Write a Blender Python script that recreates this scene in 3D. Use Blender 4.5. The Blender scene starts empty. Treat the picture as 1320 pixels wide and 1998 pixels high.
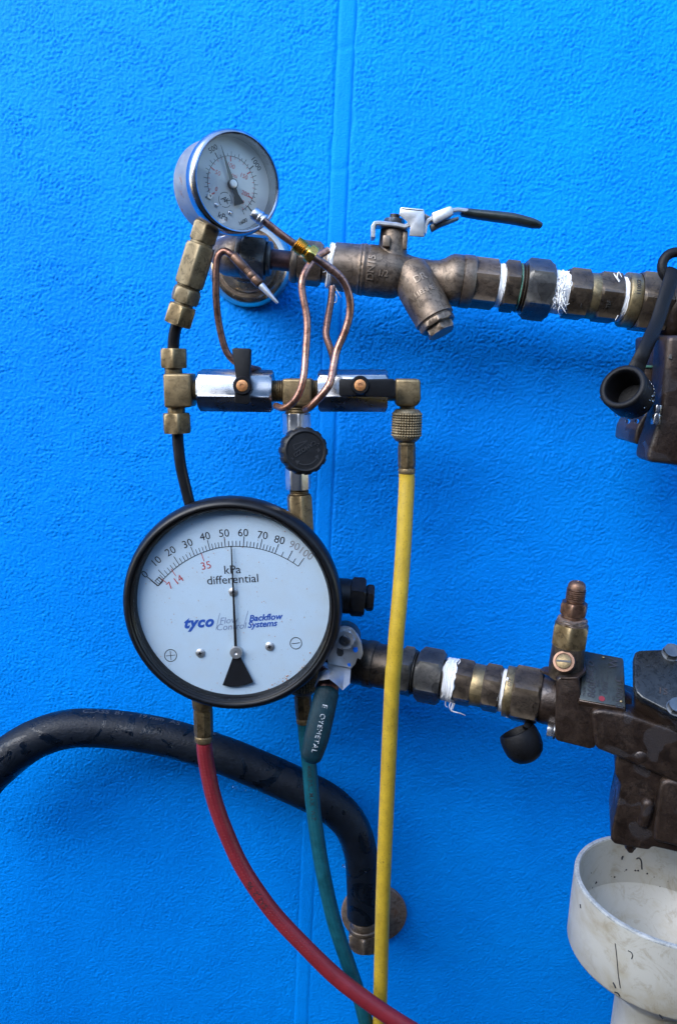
import bpy, bmesh, math, random
import numpy as np
from mathutils import Vector
random.seed(7); rng = np.random.default_rng(11)
R_ = math.radians
scene = bpy.context.scene
C = scene.collection
# ------------------------------------------------------------------ camera
F = 1568.0; PITCH, YAW, ROLL = R_(10.5), R_(0.8), R_(3.2); DIST = 0.587
def _basis():
    cp, sp, cy, sy = math.cos(PITCH), math.sin(PITCH), math.cos(YAW), math.sin(YAW)
    f = Vector((-sy*cp, cy*cp, -sp)); rt = Vector((cy, sy, 0)); up = rt.cross(f)
    c, s = math.cos(ROLL), math.sin(ROLL)
    return c*rt + s*up, -s*rt + c*up, f
RT, UP, FW = _basis()
CAM = Vector((0, -DIST, 0))
cd = bpy.data.cameras.new('camera'); co = bpy.data.objects.new('camera', cd); C.objects.link(co)
m3 = co.matrix_world.copy()
for i in range(3):
    m3[i][0], m3[i][1], m3[i][2], m3[i][3] = RT[i], UP[i], -FW[i], CAM[i]
co.matrix_world = m3
cd.sensor_fit = 'VERTICAL'; cd.sensor_height = 24.0; cd.lens = F/1998*24.0
cd.clip_start = 0.01; cd.clip_end = 200
scene.camera = co
# ------------------------------------------------------------------ sky, sun, exposure
SUN_EL, SUN_AZ = R_(34), R_(-44)      # azimuth: negative = to the left of the wall normal
w = bpy.data.worlds.new('World'); scene.world = w; w.use_nodes = True
nt = w.node_tree; bg = nt.nodes['Background']; sky = nt.nodes.new('ShaderNodeTexSky')
sky.sky_type = 'NISHITA'; sky.sun_disc = False; sky.sun_elevation = SUN_EL; sky.sun_rotation = math.pi - SUN_AZ
sky.air_density = 1.2; sky.dust_density = 0.5; sky.ozone_density = 3.0
nt.links.new(sky.outputs[0], bg.inputs[0]); bg.inputs[1].default_value = 0.14
sl = bpy.data.lights.new('sun', 'SUN'); sl.energy = 1.1; sl.angle = R_(48); sl.color = (1.0, 0.98, 0.95)
so = bpy.data.objects.new('sun', sl); C.objects.link(so)
sd = Vector((math.sin(SUN_AZ)*math.cos(SUN_EL), -math.cos(SUN_AZ)*math.cos(SUN_EL), math.sin(SUN_EL)))
so.rotation_euler = sd.to_track_quat('Z', 'Y').to_euler(); so.location = sd*3
scene.view_settings.view_transform = 'Standard'; scene.view_settings.look = 'None'
scene.view_settings.gamma = 1; scene.view_settings.use_curve_mapping = False
scene.view_settings.exposure = 2.15
# ------------------------------------------------------------------ placing: photo measure -> point at a distance d (mm) off the wall
def ray(px, py):
    return (FW + RT*((px-660)/F) + UP*((999-py)/F))
def on_plane(px, py, p0, n):
    r = ray(px, py); return CAM + r*((p0-CAM).dot(n)/r.dot(n))
def P(px, py, d):
    return on_plane(px, py, Vector((0, -d/1000, 0)), Vector((0, 1, 0)))
def px_m(p):                                  # metres per photo pixel at p
    return (p-CAM).dot(FW)/F
def tocam(p): return (CAM-p).normalized()
# ------------------------------------------------------------------ mesh collector
class MB:
    def __init__(s): s.v = []; s.f = []
    def add(s, vs, fs):
        o = len(s.v); s.v += [Vector(v) for v in vs]; s.f += [tuple(i+o for i in f) for f in fs]; return s
    def rings(s, rs, closed=True, cap=True):
        n = len(rs[0]); vs = [v for r in rs for v in r]; fs = []
        for i in range(len(rs)-1):
            for j in range(n):
                k = (j+1) % n; fs.append((i*n+j, i*n+k, (i+1)*n+k, (i+1)*n+j))
        if cap: fs.append(tuple(range(n))[::-1]); fs.append(tuple((len(rs)-1)*n+j for j in range(n)))
        return s.add(vs, fs)
    def rev(s, A, B, prof, n=48, ph=0.0, ref=None, rf=None, cap=True):
        """A,B=(px,py,d) or Vector; prof rows (t_px, r_px[, 'h', clip]) measured in the photo's pixels along A->B"""
        isv = isinstance(A, Vector)
        a = A if isv else P(*A); b = B if isv else P(*B)
        ax = (b-a); L = ax.length; ax.normalize()
        if isv: ts = 0.001; rs_ = 0.001
        else:
            ts = L/math.hypot(B[0]-A[0], B[1]-A[1]); rs_ = px_m((a+b)/2)
        u = ref if ref is not None else tocam(a)
        u = (u-ax*u.dot(ax)).normalized(); w_ = ax.cross(u)
        rings = []; kinds = {r_[2] for r_ in prof if len(r_) > 2 and isinstance(r_[2], str)}
        if kinds: n = 80 if kinds == {'o'} else 72
        for row in prof:
            t, r = row[0], row[1]; k = row[2] if len(row) > 2 else None; ring = []
            for j in range(n):
                th = 2*math.pi*j/n+(R_(ph) if kinds else 0); rr = r
                if k == 'h' or k == 'o':
                    sd_ = math.pi/(6 if k == 'h' else 8)
                    q = ((th-R_(ph)+sd_) % (2*sd_))-sd_
                    rr = r/math.cos(q)
                    if len(row) > 3: rr = min(rr, row[3])
                elif k is not None: rr = k(th, t, r)
                tj = 0.0
                if isinstance(rr, tuple): rr, tj = rr
                ring.append(a+ax*((t+tj)*ts)+(u*math.cos(th)+w_*math.sin(th))*(rr*rs_))
            rings.append(ring)
        return s.rings(rings, cap=cap)
    def tube(s, pts, rad, n=16, sub=8, flat=1.0, ref=None, rend=False):
        """pts world Vectors, rad metres (number or list)"""
        cs, rr = spline(pts, rad if isinstance(rad, list) else [rad]*len(pts), sub)
        t0 = (cs[1]-cs[0]).normalized()
        u = ref if ref is not None else (Vector((0, 0, 1)) if abs(t0.z) < .9 else Vector((1, 0, 0)))
        u = (u-t0*u.dot(t0)).normalized(); rings = []
        for i, c in enumerate(cs):
            t = (cs[min(i+1, len(cs)-1)]-cs[max(i-1, 0)]).normalized()
            u = (u-t*u.dot(t)).normalized(); w_ = t.cross(u); r = rr[i]
            rings.append([c+(u*math.cos(2*math.pi*j/n)*flat+w_*math.sin(2*math.pi*j/n))*r for j in range(n)])
        if rend:
            for e, sg in ((0, -1), (len(cs)-1, 1)):
                t = (cs[1]-cs[0]).normalized() if e == 0 else (cs[-1]-cs[-2]).normalized()
                ex = [[cs[e]+(v-cs[e])*math.cos(a_)+t*(sg*rr[e]*math.sin(a_)*rend) for v in rings[0 if e == 0 else -1]] for a_ in (.5, 1.0, 1.35)]
                if e == 0: rings = ex[::-1]+rings
                else: rings = rings+ex
        return s.rings(rings)
    def prism(s, poly, ext, bev=0.0, seg=2):
        """poly: world points of one flat face; ext: extrusion vector; bevelled (m)"""
        bm = bmesh.new(); n = len(poly)
        a = [bm.verts.new(p) for p in poly]; b = [bm.verts.new(p+ext) for p in poly]
        bm.faces.new(a); bm.faces.new(b[::-1])
        for i in range(n): bm.faces.new((a[i], b[i], b[(i+1) % n], a[(i+1) % n]))
        bmesh.ops.recalc_face_normals(bm, faces=bm.faces)
        if bev > 0: bmesh.ops.bevel(bm, geom=list(bm.edges), offset=bev, segments=seg, affect='EDGES', profile=.5, clamp_overlap=True)
        bm.verts.index_update()
        s.add([v.co.copy() for v in bm.verts], [[v.index for v in f.verts] for f in bm.faces]); bm.free(); return s
    def box(s, c, ex, ey, ez, bev=0.0, seg=2):
        return s.prism([c-ex-ey-ez, c+ex-ey-ez, c+ex+ey-ez, c-ex+ey-ez], ez*2, bev, seg)
    def ball(s, c, r, n=10, ax=None, sq=1.0):
        ax = ax or Vector((0, 0, 1)); u = ax.orthogonal().normalized(); w_ = ax.cross(u)
        rings = [[c+ax*(r*sq*math.sin(a))+(u*math.cos(2*math.pi*j/n)+w_*math.sin(2*math.pi*j/n))*(r*math.cos(a)) for j in range(n)] for a in np.linspace(-1.5, 1.5, 7)]
        return s.rings(rings)
    def text(s, txt, size, place, bold=0.0, shear=0.0, ext=0.0, space=1.0, align='CENTER', res=3):
        """place(x,y,z) maps lettering metres to a world point"""
        cu = bpy.data.curves.new('lettering', 'FONT'); cu.body = txt; cu.size = size; cu.offset = bold*size; cu.shear = shear
        cu.extrude = ext; cu.align_x = align; cu.align_y = 'CENTER'; cu.resolution_u = res; cu.space_character = space
        ob = bpy.data.objects.new('lettering', cu); me = bpy.data.meshes.new_from_object(ob)
        s.add([place(v.co.x, v.co.y, v.co.z) for v in me.vertices], [list(p.vertices) for p in me.polygons])
        bpy.data.objects.remove(ob); bpy.data.curves.remove(cu); bpy.data.meshes.remove(me); return s
    def build(s, name, mat, root=None, angle=38, jit=0.0):
        me = bpy.data.meshes.new(name)
        base = root_loc(root) if root is not None else (s.v[0] if s.v else Vector())
        if root is None:
            base = sum(s.v, Vector())/len(s.v)
        me.from_pydata([v-base for v in s.v], [], s.f); me.validate(); 
        bm = bmesh.new(); bm.from_mesh(me); bmesh.ops.recalc_face_normals(bm, faces=bm.faces); bm.to_mesh(me); bm.free()
        me.polygons.foreach_set('use_smooth', [True]*len(me.polygons))
        me.set_sharp_from_angle(angle=R_(angle))
        me.materials.append(mat); o = bpy.data.objects.new(name, me); C.objects.link(o)
        if root is not None: o.parent = root
        else: o.location = base
        if root is not None and root.type != 'EMPTY': pass
        return o
def root_loc(o):
    p = Vector()
    while o is not None: p = p+o.location; o = o.parent
    return p
def spline(pts, rad, sub):
    if len(pts) == 2: return list(pts), list(rad)
    out = []; ro = []; n = len(pts)
    for i in range(n-1):
        p0 = pts[i-1] if i > 0 else pts[0]*2-pts[1]; p1, p2 = pts[i], pts[i+1]; p3 = pts[i+2] if i+2 < n else pts[-1]*2-pts[-2]
        for k in range(sub):
            t = k/sub
            out.append(.5*((2*p1)+(p2-p0)*t+(2*p0-5*p1+4*p2-p3)*t*t+(3*p1-p0-3*p2+p3)*t**3)); ro.append(rad[i]*(1-t)+rad[i+1]*t)
    out.append(pts[-1]); ro.append(rad[-1]); return out, ro
def wrap_on(pts, r, s0, phi=0.0, circ=False, flip=1, sub=8):
    """returns place() laying lettering on a tube: x runs along the tube (or round it when circ)"""
    cs, _ = spline(pts, [1]*len(pts), sub); ln = [0.0]
    for i in range(1, len(cs)): ln.append(ln[-1]+(cs[i]-cs[i-1]).length)
    def place(x, y, z):
        if circ: sx, py_ = s0+y*flip, phi-x*flip/r
        else: sx, py_ = s0+x*flip, phi+y*flip/r
        i = 0
        while i < len(ln)-2 and ln[i+1] < sx: i += 1
        t = (cs[i+1]-cs[i]); q = (sx-ln[i])/t.length; t.normalize()
        i2 = min(i+2, len(cs)-1); c = cs[i]+(cs[i+1]-cs[i])*q
        n_ = tocam(c); n_ = (n_-t*n_.dot(t)).normalized(); b = n_.cross(t)
        return c+(n_*math.cos(py_)+b*math.sin(py_))*(r+z)
    return place
def tag(o, label, cat, group=None, kind=None):
    if label: o['label'] = label
    if cat: o['category'] = cat
    if group: o['group'] = group
    if kind: o['kind'] = kind
    return o
def thing(name, label, cat, loc, group=None):
    o = bpy.data.objects.new(name, None); C.objects.link(o); o.location = loc; o.empty_display_size = .01
    return tag(o, label, cat, group)
# ------------------------------------------------------------------ materials
def mat(name, col, rough=.5, metal=0.0, spec=.5):
    m = bpy.data.materials.new(name); m.use_nodes = True; b = m.node_tree.nodes['Principled BSDF']
    b.inputs['Base Color'].default_value = (*col, 1); b.inputs['Roughness'].default_value = rough
    b.inputs['Metallic'].default_value = metal; b.inputs['Specular IOR Level'].default_value = spec
    return m
class NT:
    def __init__(s, m): s.m = m; s.t = m.node_tree; s.b = s.t.nodes['Principled BSDF']; s.tc = s.t.nodes.new('ShaderNodeTexCoord').outputs['Object']
    def n(s, ty, **k):
        nd = s.t.nodes.new(ty)
        for a, v in k.items(): setattr(nd, a, v)
        return nd
    def l(s, a, b): s.t.links.new(a, b)
    def noise(s, sc, det=4, rough=.6, dist=0.0, vec=None, stretch=None):
        nd = s.n('ShaderNodeTexNoise'); nd.inputs['Scale'].default_value = sc; nd.inputs['Detail'].default_value = det
        nd.inputs['Roughness'].default_value = rough; nd.inputs['Distortion'].default_value = dist
        v = vec or s.tc
        if stretch:
            mp = s.n('ShaderNodeMapping'); mp.inputs['Scale'].default_value = stretch; s.l(v, mp.inputs[0]); v = mp.outputs[0]
        s.l(v, nd.inputs['Vector']); return nd.outputs['Fac']
    def ramp(s, fac, stops):
        r = s.n('ShaderNodeValToRGB'); s.l(fac, r.inputs[0]); el = r.color_ramp.elements
        while len(el) < len(stops): el.new(.5)
        for e, (p, c) in zip(el, stops):
            e.position = p; e.color = (*c, 1) if isinstance(c, tuple) else (c, c, c, 1)
        return r.outputs[0]
    def mix(s, fac, a, b):
        m = s.n('ShaderNodeMix', data_type='RGBA')
        for sock, v in ((m.inputs[0], fac), (m.inputs[6], a), (m.inputs[7], b)):
            if isinstance(v, (int, float)): sock.default_value = v
            elif isinstance(v, tuple): sock.default_value = (*v, 1)
            else: s.l(v, sock)
        return m.outputs[2]
    def bump(s, h, st=.3, dist=.0005, prev=None):
        b = s.n('ShaderNodeBump'); b.inputs['Strength'].default_value = st; b.inputs['Distance'].default_value = dist
        s.l(h, b.inputs['Height'])
        if prev: s.l(prev, b.inputs['Normal'])
        s.l(b.outputs[0], s.b.inputs['Normal']); return b.outputs[0]
    def set(s, k, v): s.l(v, s.b.inputs[k])
def bronze(name, a, b, c, metal=.6, rough=(.30, .52), wet=True, grain=1800, gst=.35, wscale=34, wthr=(.56, .585), film=None):
    m = mat(name, a, .5, metal); t = NT(m)
    n1 = t.noise(90, 5, .65, .6); n2 = t.noise(420, 4, .7)
    col = t.ramp(n1, [(.3, a), (.5, b), (.7, c)])
    col = t.mix(t.ramp(n2, [(.5, 0.0), (.72, .55)]), col, tuple(x*.45 for x in a))
    n3 = t.noise(210, 6, .75, 1.2)       # grime with its own outline
    col = t.mix(t.ramp(n3, [(.51, 0.0), (.57, .6)]), col, tuple(x*.35 for x in a))
    pt = t.n('ShaderNodeNewGeometry').outputs['Pointiness']   # rubbed edges
    col = t.mix(t.ramp(pt, [(.53, 0.0), (.60, .55)]), col, tuple(min(1, x*2.0) for x in c))
    rg = t.ramp(n1, [(.3, rough[0]), (.7, rough[1])])
    if wet:     # rain-wet patches with their own outline
        wv = t.ramp(t.noise(wscale, 2, .45, .8), [(wthr[0], 0.0), (wthr[1], 1.0)])
        col = t.mix(wv, col, t.mix(.22, col, (.008, .008, .009)) if film is None else t.mix(.6, col, film))
        rg = t.mix(wv, rg, (.27, .27, .27))
    t.set('Base Color', col); t.set('Roughness', rg)
    t.bump(t.noise(grain, 3, .6), gst, .0003); return m
M = {}
M['bronze'] = bronze('weathered bronze', (.105, .074, .052), (.155, .115, .084), (.205, .160, .120), wet=False, gst=.25)
M['bronze_wet'] = bronze('wet dark bronze', (.056, .042, .031), (.084, .063, .046), (.11, .084, .058))
M['cast'] = bronze('wet cast bronze', (.020, .012, .009), (.030, .019, .014), (.044, .028, .020), grain=900, gst=.7, metal=.4, wscale=30, wthr=(.55, .57), film=(.060, .054, .056))
M['cast_wet'] = bronze('wet polished casting', (.020, .024, .028), (.030, .034, .038), (.042, .044, .046), grain=700, gst=.25, metal=.5, rough=(.2, .3), wet=False)
M['nut'] = bronze('dark union nut', (.055, .052, .050), (.072, .068, .063), (.09, .085, .076), metal=.5, gst=.3)
M['band'] = bronze('rubbed brass band', (.16, .12, .065), (.21, .16, .085), (.25, .19, .10), metal=.75, wet=False)
M['brass'] = bronze('aged brass', (.13, .090, .045), (.19, .136, .070), (.24, .18, .095), metal=.75, rough=(.38, .55), wet=False)
M['brass_dull'] = bronze('spotted dull brass', (.13, .098, .052), (.20, .152, .085), (.26, .205, .12), metal=.6, rough=(.42, .6), wet=False, grain=2500)
M['brass_new'] = bronze('bright brass', (.62, .36, .08), (.70, .42, .10), (.75, .48, .13), metal=1, rough=(.22, .32), wet=False, gst=.1)
M['red_brass'] = bronze('browned copper alloy', (.10, .055, .035), (.14, .075, .05), (.17, .10, .065), metal=.7, wet=False)
M['copper'] = bronze('copper', (.30, .145, .10), (.42, .215, .155), (.52, .29, .22), metal=.9, rough=(.3, .45), wet=False, gst=.15)
M['copper_dark'] = bronze('dulled copper', (.16, .085, .065), (.23, .12, .09), (.28, .16, .12), metal=.85, rough=(.33, .5), wet=False, gst=.15)
M['copper_pipe'] = bronze('dark copper pipe', (.10, .045, .038), (.13, .058, .048), (.15, .075, .06), metal=.6, rough=(.4, .5), wet=False, gst=.15)
def steel(name, col, r0, r1, spots=None, metal=1.0):
    m = mat(name, col, .3, metal); t = NT(m); n1 = t.noise(160, 5, .65, .4)
    c = t.ramp(n1, [(.35, tuple(x*.8 for x in col)), (.65, col)])
    if spots:
        sp = t.ramp(t.noise(spots[1], 5, .7, .5), [(spots[2], 0.0), (spots[2]+.05, 1.0)]); c = t.mix(sp, c, spots[0])
        t.set('Metallic', t.ramp(sp, [(0, metal), (1, 0.15)]))
    t.set('Base Color', c); t.set('Roughness', t.ramp(n1, [(.3, r0), (.7, r1)])); t.bump(t.noise(1500, 3), .08, .0002); return m
M['chrome'] = steel('pitted chrome', (.80, .66, .52), .10, .26, ((.14, .08, .045), 200, .66), .95)
M['case_steel'] = steel('stainless gauge case', (.40, .39, .35), .42, .55, ((.22, .15, .12), 120, .60), .8)
M['bezel'] = steel('stainless bezel', (.50, .50, .52), .16, .28)
M['lever'] = steel('galvanised lever', (.60, .60, .60), .35, .5, ((.28, .17, .10), 300, .66), .75)
M['steel'] = steel('bare steel', (.62, .62, .63), .2, .35)
M['chrome_bright'] = steel('bright chrome', (.80, .79, .77), .28, .40)
M['plated'] = steel('plated hex body', (.30, .31, .33), .24, .34, ((.10, .10, .11), 500, .8))
M['bolt'] = steel('dull bolt', (.18, .19, .20), .3, .45)
M['dark_steel'] = steel('dark screw steel', (.20, .19, .18), .3, .5)
M['rust'] = bronze('rusty screw', (.22, .075, .025), (.34, .13, .04), (.48, .22, .08), metal=.2, wet=False, grain=3500, gst=.8)
M['flange_rust'] = bronze('rust stained steel', (.12, .085, .07), (.20, .165, .145), (.17, .09, .055), metal=.35, wet=False, gst=.5)
def rubber(name, col, rough=.5, wet=0.0, grain=900, gst=.3, spec=.28):
    m = mat(name, col, rough, 0, spec); t = NT(m); n1 = t.noise(130, 5, .7)
    c = t.ramp(n1, [(.3, tuple(x*.7 for x in col)), (.7, tuple(min(1, x*1.35) for x in col))])
    rg = t.ramp(n1, [(.3, rough*.9), (.7, min(1, rough*1.15))])
    if wet:
        wv = t.ramp(t.noise(48, 4, .6, 1.2), [(wet, 0.0), (wet+.03, 1.0)])
        c = t.mix(wv, c, t.mix(.12, c, (.001, .001, .002))); rg = t.mix(wv, rg, (.14, .14, .14))
    t.set('Base Color', c); t.set('Roughness', rg); t.bump(t.noise(grain, 4, .65), gst, .0004); return m
M['black'] = rubber('black plastic', (.007, .007, .008), .40, gst=.12)
M['ring'] = rubber('black gauge ring', (.006, .006, .007), .34, gst=.10)
M['knob'] = rubber('moulded black knob', (.010, .010, .011), .45, gst=.15)
M['cap_rubber'] = rubber('wet rubber cap', (.004, .004, .005), .5, gst=.5, spec=.2)
M['foam'] = rubber('wet black rubber hose', (.003, .006, .012), .5, wet=.53, grain=520, gst=1.0)
M['tube_black'] = rubber('black nylon tube', (.011, .011, .012), .3, gst=.05)
M['grip'] = rubber('grey green lever grip', (.022, .030, .032), .42, gst=.3)
M['sleeve'] = rubber('dark teal dipped sleeve', (.002, .022, .034), .45, grain=1600, gst=.9)
M['green_hose'] = rubber('teal hose', (.006, .075, .100), .4, gst=.2)
M['body_black'] = rubber('black gauge body', (.012, .012, .013), .45, gst=.4)
def hose_weave(name, col, dark, rough=.5, spots=.66, amt=.8):
    m = mat(name, col, rough); t = NT(m); n1 = t.noise(60, 5, .7)
    c = t.ramp(n1, [(.3, tuple(x*.72 for x in col)), (.65, col)])
    sp = t.ramp(t.noise(900, 5, .75, .5), [(spots, 0.0), (spots+.06, amt)]); c = t.mix(sp, c, dark)
    gr = t.ramp(t.noise(70, 6, .75, 1.5, stretch=(1, 1, .35)), [(.52, 0.0), (.75, .6)]); c = t.mix(gr, c, dark)
    t.set('Base Color', c); t.bump(t.noise(1400, 3), .25, .0002); return m
M['red_hose'] = hose_weave('red hose', (.21, .015, .022), (.12, .010, .015), .45, .72, .5)
M['yellow_hose'] = hose_weave('yellow hose', (.54, .36, .028), (.13, .09, .02), .5, .58, .85)
def tape_mat():
    m = mat('thread seal tape', (.80, .80, .80), .55); t = NT(m)
    c = t.ramp(t.noise(350, 5, .7, 1.0), [(.28, (.35, .34, .32)), (.42, (.80, .80, .80))]); t.set('Base Color', c)
    t.bump(t.noise(700, 4, .6, .8), .5, .0006); return m
M['tape'] = tape_mat()
def pvc_mat():
    m = mat('weathered white plastic', (.68, .69, .66), .42); t = NT(m)
    c = t.ramp(t.noise(22, 5, .6, .8), [(.35, (.34, .30, .22)), (.55, (.42, .405, .355))])
    c = t.mix(t.ramp(t.noise(650, 4, .7), [(.68, 0.0), (.72, .7)]), c, (.16, .13, .09))
    c = t.mix(t.ramp(t.noise(60, 5, .75, 1.2), [(.52, 0.0), (.72, .65)]), c, (.22, .18, .11))
    t.set('Base Color', c); t.bump(t.noise(300, 4), .12, .0005); return m
M['pvc'] = pvc_mat()
M['rim_dirt'] = bronze('grimy rim', (.22, .23, .22), (.32, .33, .32), (.42, .42, .40), metal=0, wet=False)
def dial_mat(name, col, sp=.68):
    m = mat(name, col, .35); t = NT(m)
    s1 = t.ramp(t.noise(750, 3, .7), [(sp, 0.0), (sp+.05, .75)]); c = t.mix(s1, col, (.18, .19, .2))
    s2 = t.ramp(t.noise(45, 5, .6), [(.45, 0.0), (.8, .25)]); c = t.mix(s2, c, (.52, .50, .44))
    t.set('Base Color', c); return m
M['dial'] = dial_mat('white dial', (.52, .67, .80)); M['dial2'] = dial_mat('grey white dial', (.46, .51, .53), .75)
M['ink'] = mat('black print', (.02, .02, .025), .5); M['ink_grey'] = mat('faded grey print', (.28, .29, .32), .5)
M['ink_red'] = mat('red print', (.50, .07, .07), .5); M['ink_blue'] = mat('blue print', (.02, .09, .42), .5)
M['ink_pale'] = mat('faded blue print', (.22, .29, .45), .5)
M['white_print'] = hose_weave('worn white print', (.70, .74, .78), (.004, .022, .035), .5, .47, 1.0); M['grey_print'] = mat('worn grey print', (.05, .055, .065), .6); M['mould'] = mat('moulded relief', (.026, .026, .028), .4)
M['needle'] = mat('needle black', (.012, .012, .014), .4)
M['blue_paint'] = mat('blue paint spot', (.0, .16, .75), .5)
M['verdigris'] = bronze('verdigris', (.03, .13, .10), (.05, .19, .15), (.06, .12, .09), metal=.1, wet=False)
M['plate'] = bronze('tarnished name plate', (.020, .026, .028), (.032, .038, .038), (.044, .049, .044), metal=.5, rough=(.25, .4), wet=False, gst=.1)
M['shade'] = mat('dark blocker boards', (.045, .04, .035), .8)  # for the added out-of-view board that blocks light from the lower wall
def glass_mat(name, k=1.0):
    m = bpy.data.materials.new(name); m.use_nodes = True; t = m.node_tree; t.nodes.clear()
    o = t.nodes.new('ShaderNodeOutputMaterial'); tr = t.nodes.new('ShaderNodeBsdfTransparent'); gl = t.nodes.new('ShaderNodeBsdfGlossy')
    lw = t.nodes.new('ShaderNodeLayerWeight'); lw.inputs[0].default_value = .5; mx = t.nodes.new('ShaderNodeMixShader'); gl.inputs['Roughness'].default_value = .03
    pw = t.nodes.new('ShaderNodeMath'); pw.operation = 'POWER'; pw.inputs[1].default_value = 4.0; fr = t.nodes.new('ShaderNodeMath'); fr.operation = 'MULTIPLY_ADD'; fr.inputs[1].default_value = .7; fr.inputs[2].default_value = .02
    t.links.new(lw.outputs['Facing'], pw.inputs[0]); t.links.new(pw.outputs[0], fr.inputs[0])
    tr.inputs[0].default_value = (k, k, k, 1)
    t.links.new(fr.outputs[0], mx.inputs[0]); t.links.new(tr.outputs[0], mx.inputs[1]); t.links.new(gl.outputs[0], mx.inputs[2]); t.links.new(mx.outputs[0], o.inputs[0]); return m
M['glass'] = glass_mat('gauge glass', .97)
def water_mat():
    m = mat('water', (.95, .97, 1), .02); m.node_tree.nodes['Principled BSDF'].inputs['Transmission Weight'].default_value = 1
    m.node_tree.nodes['Principled BSDF'].inputs['IOR'].default_value = 1.33; return m
M['water'] = water_mat()
def wall_mat():
    m = mat('blue masonry paint', (.0, .22, .80), .48, 0, .06); t = NT(m)
    n1 = t.noise(16, 5, .6)
    c = t.ramp(n1, [(.3, (.0, .220, .79)), (.7, (.0, .248, .86))])
    c = t.mix(t.ramp(t.noise(9, 6, .7, .8, stretch=(1, 1, .35)), [(.5, 0.0), (.75, .35)]), c, (.0, .17, .66))
    c = t.mix(t.ramp(t.noise(4.5, 5, .6, .5), [(.42, 0.0), (.65, .4)]), c, (.0, .165, .66))
    s = t.ramp(t.noise(120, 5, .8), [(.76, 0.0), (.79, .6)]); c = t.mix(s, c, (.0, .08, .38))
    t.set('Base Color', c); b = t.bump(t.noise(1500, 4, .7), .45, .0004)
    t.bump(t.noise(760, 3, .65, .3), .6, .0009, b); return m
M['wall'] = wall_mat()
# ------------------------------------------------------------------ the wall: real relief, 1 mm grid
X0, X1, Z0, Z1, ST = -.32, .32, -.60, .30, .00085
nx = int((X1-X0)/ST)+1; nz = int((Z1-Z0)/ST)+1
def band(lo, hi, seed):
    g = np.random.default_rng(seed).standard_normal((nz, nx)); f = np.fft.rfft2(g)
    ky = np.fft.fftfreq(nz, ST)[:, None]; kx = np.fft.rfftfreq(nx, ST)[None]; k = np.hypot(kx, ky)
    f *= np.exp(-((np.log(k+1e-6)-math.log(math.sqrt(lo*hi)))/(.5*math.log(hi/lo)))**2)
    r = np.fft.irfft2(f, (nz, nx)); return r/r.std()
xs = np.linspace(X0, X1, nx)[None]; zs = np.linspace(Z0, Z1, nz)[:, None]
def grain(lo, hi, seed):      # even spectrum between two grain sizes
    g = np.random.default_rng(seed).standard_normal((nz, nx)); f = np.fft.rfft2(g)
    k = np.hypot(np.fft.rfftfreq(nx, ST)[None], np.fft.fftfreq(nz, ST)[:, None])
    f *= 1/(1+(lo/(k+1e-6))**6)/(1+(k/hi)**6); r = np.fft.irfft2(f, (nz, nx)); return r/r.std()
b1, b2, b3 = grain(150, 430, 1), grain(320, 560, 2), band(12, 40, 3)
h = .22*np.tanh(.8*b1+.35)+.10*b2+.05*grain(45, 120, 8)
patch = 1+.28*np.tanh(b3)
amp = np.clip(.9+.9*(zs+.10), .55, 1.1)*patch
h = h*amp*1.35 + .10*band(3, 8, 4)
def strip_x(z):     # centre line of the joint on the wall
    return sx0+(z-sz0)*sk
pa, pb = P(679, 5, 0), P(590, 1920, 0); sk = (pa.x-pb.x)/(pa.z-pb.z); sx0, sz0 = pb.x, pb.z
SW = .0062
dxs = np.abs(xs-strip_x(zs)); wob = SW+.0004*band(20, 60, 5)
inside = 1/(1+np.exp((dxs-wob-.0006)/.00025)); sfade = np.clip((zs+.42)/.5, .1, 1); h = h*(1-inside)+inside*(-.15-.6*sfade)
edge = np.minimum(np.minimum(xs-X0, X1-xs), np.minimum(zs-Z0, Z1-zs)); fade = np.clip(edge/.012, 0, 1); h = h*fade
co_ = np.empty((nz, nx, 3)); co_[..., 0] = xs; co_[..., 2] = zs; co_[..., 1] = -h*.001
idx = np.arange(nz*nx).reshape(nz, nx)
quads = np.stack([idx[:-1, :-1], idx[:-1, 1:], idx[1:, 1:], idx[1:, :-1]], -1).reshape(-1, 4)
me = bpy.data.meshes.new('wall'); me.vertices.add(nx*nz); me.vertices.foreach_set('co', co_.reshape(-1).astype(np.float32))
nq = len(quads); me.loops.add(nq*4); me.loops.foreach_set('vertex_index', quads.reshape(-1).astype(np.int32))
me.polygons.add(nq); me.polygons.foreach_set('loop_start', np.arange(0, nq*4, 4, dtype=np.int32)); me.polygons.foreach_set('loop_total', np.full(nq, 4, dtype=np.int32))
me.update(calc_edges=True); me.polygons.foreach_set('use_smooth', np.ones(nq, dtype=bool)); me.materials.append(M['wall'])
wall = bpy.data.objects.new('wall', me); C.objects.link(wall); wall['kind'] = 'structure'
mb = MB()
for (a, b, c, d) in ((-3, X0, -1.2, 2.2), (X1, 3, -1.2, 2.2), (X0, X1, Z1, 2.2), (X0, X1, -1.2, Z0)):
    mb.add([(a, 0, c), (b, 0, c), (b, 0, d), (a, 0, d)], [(0, 1, 2, 3)])
o = mb.build('wall_surround', M['wall'], wall)
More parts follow.
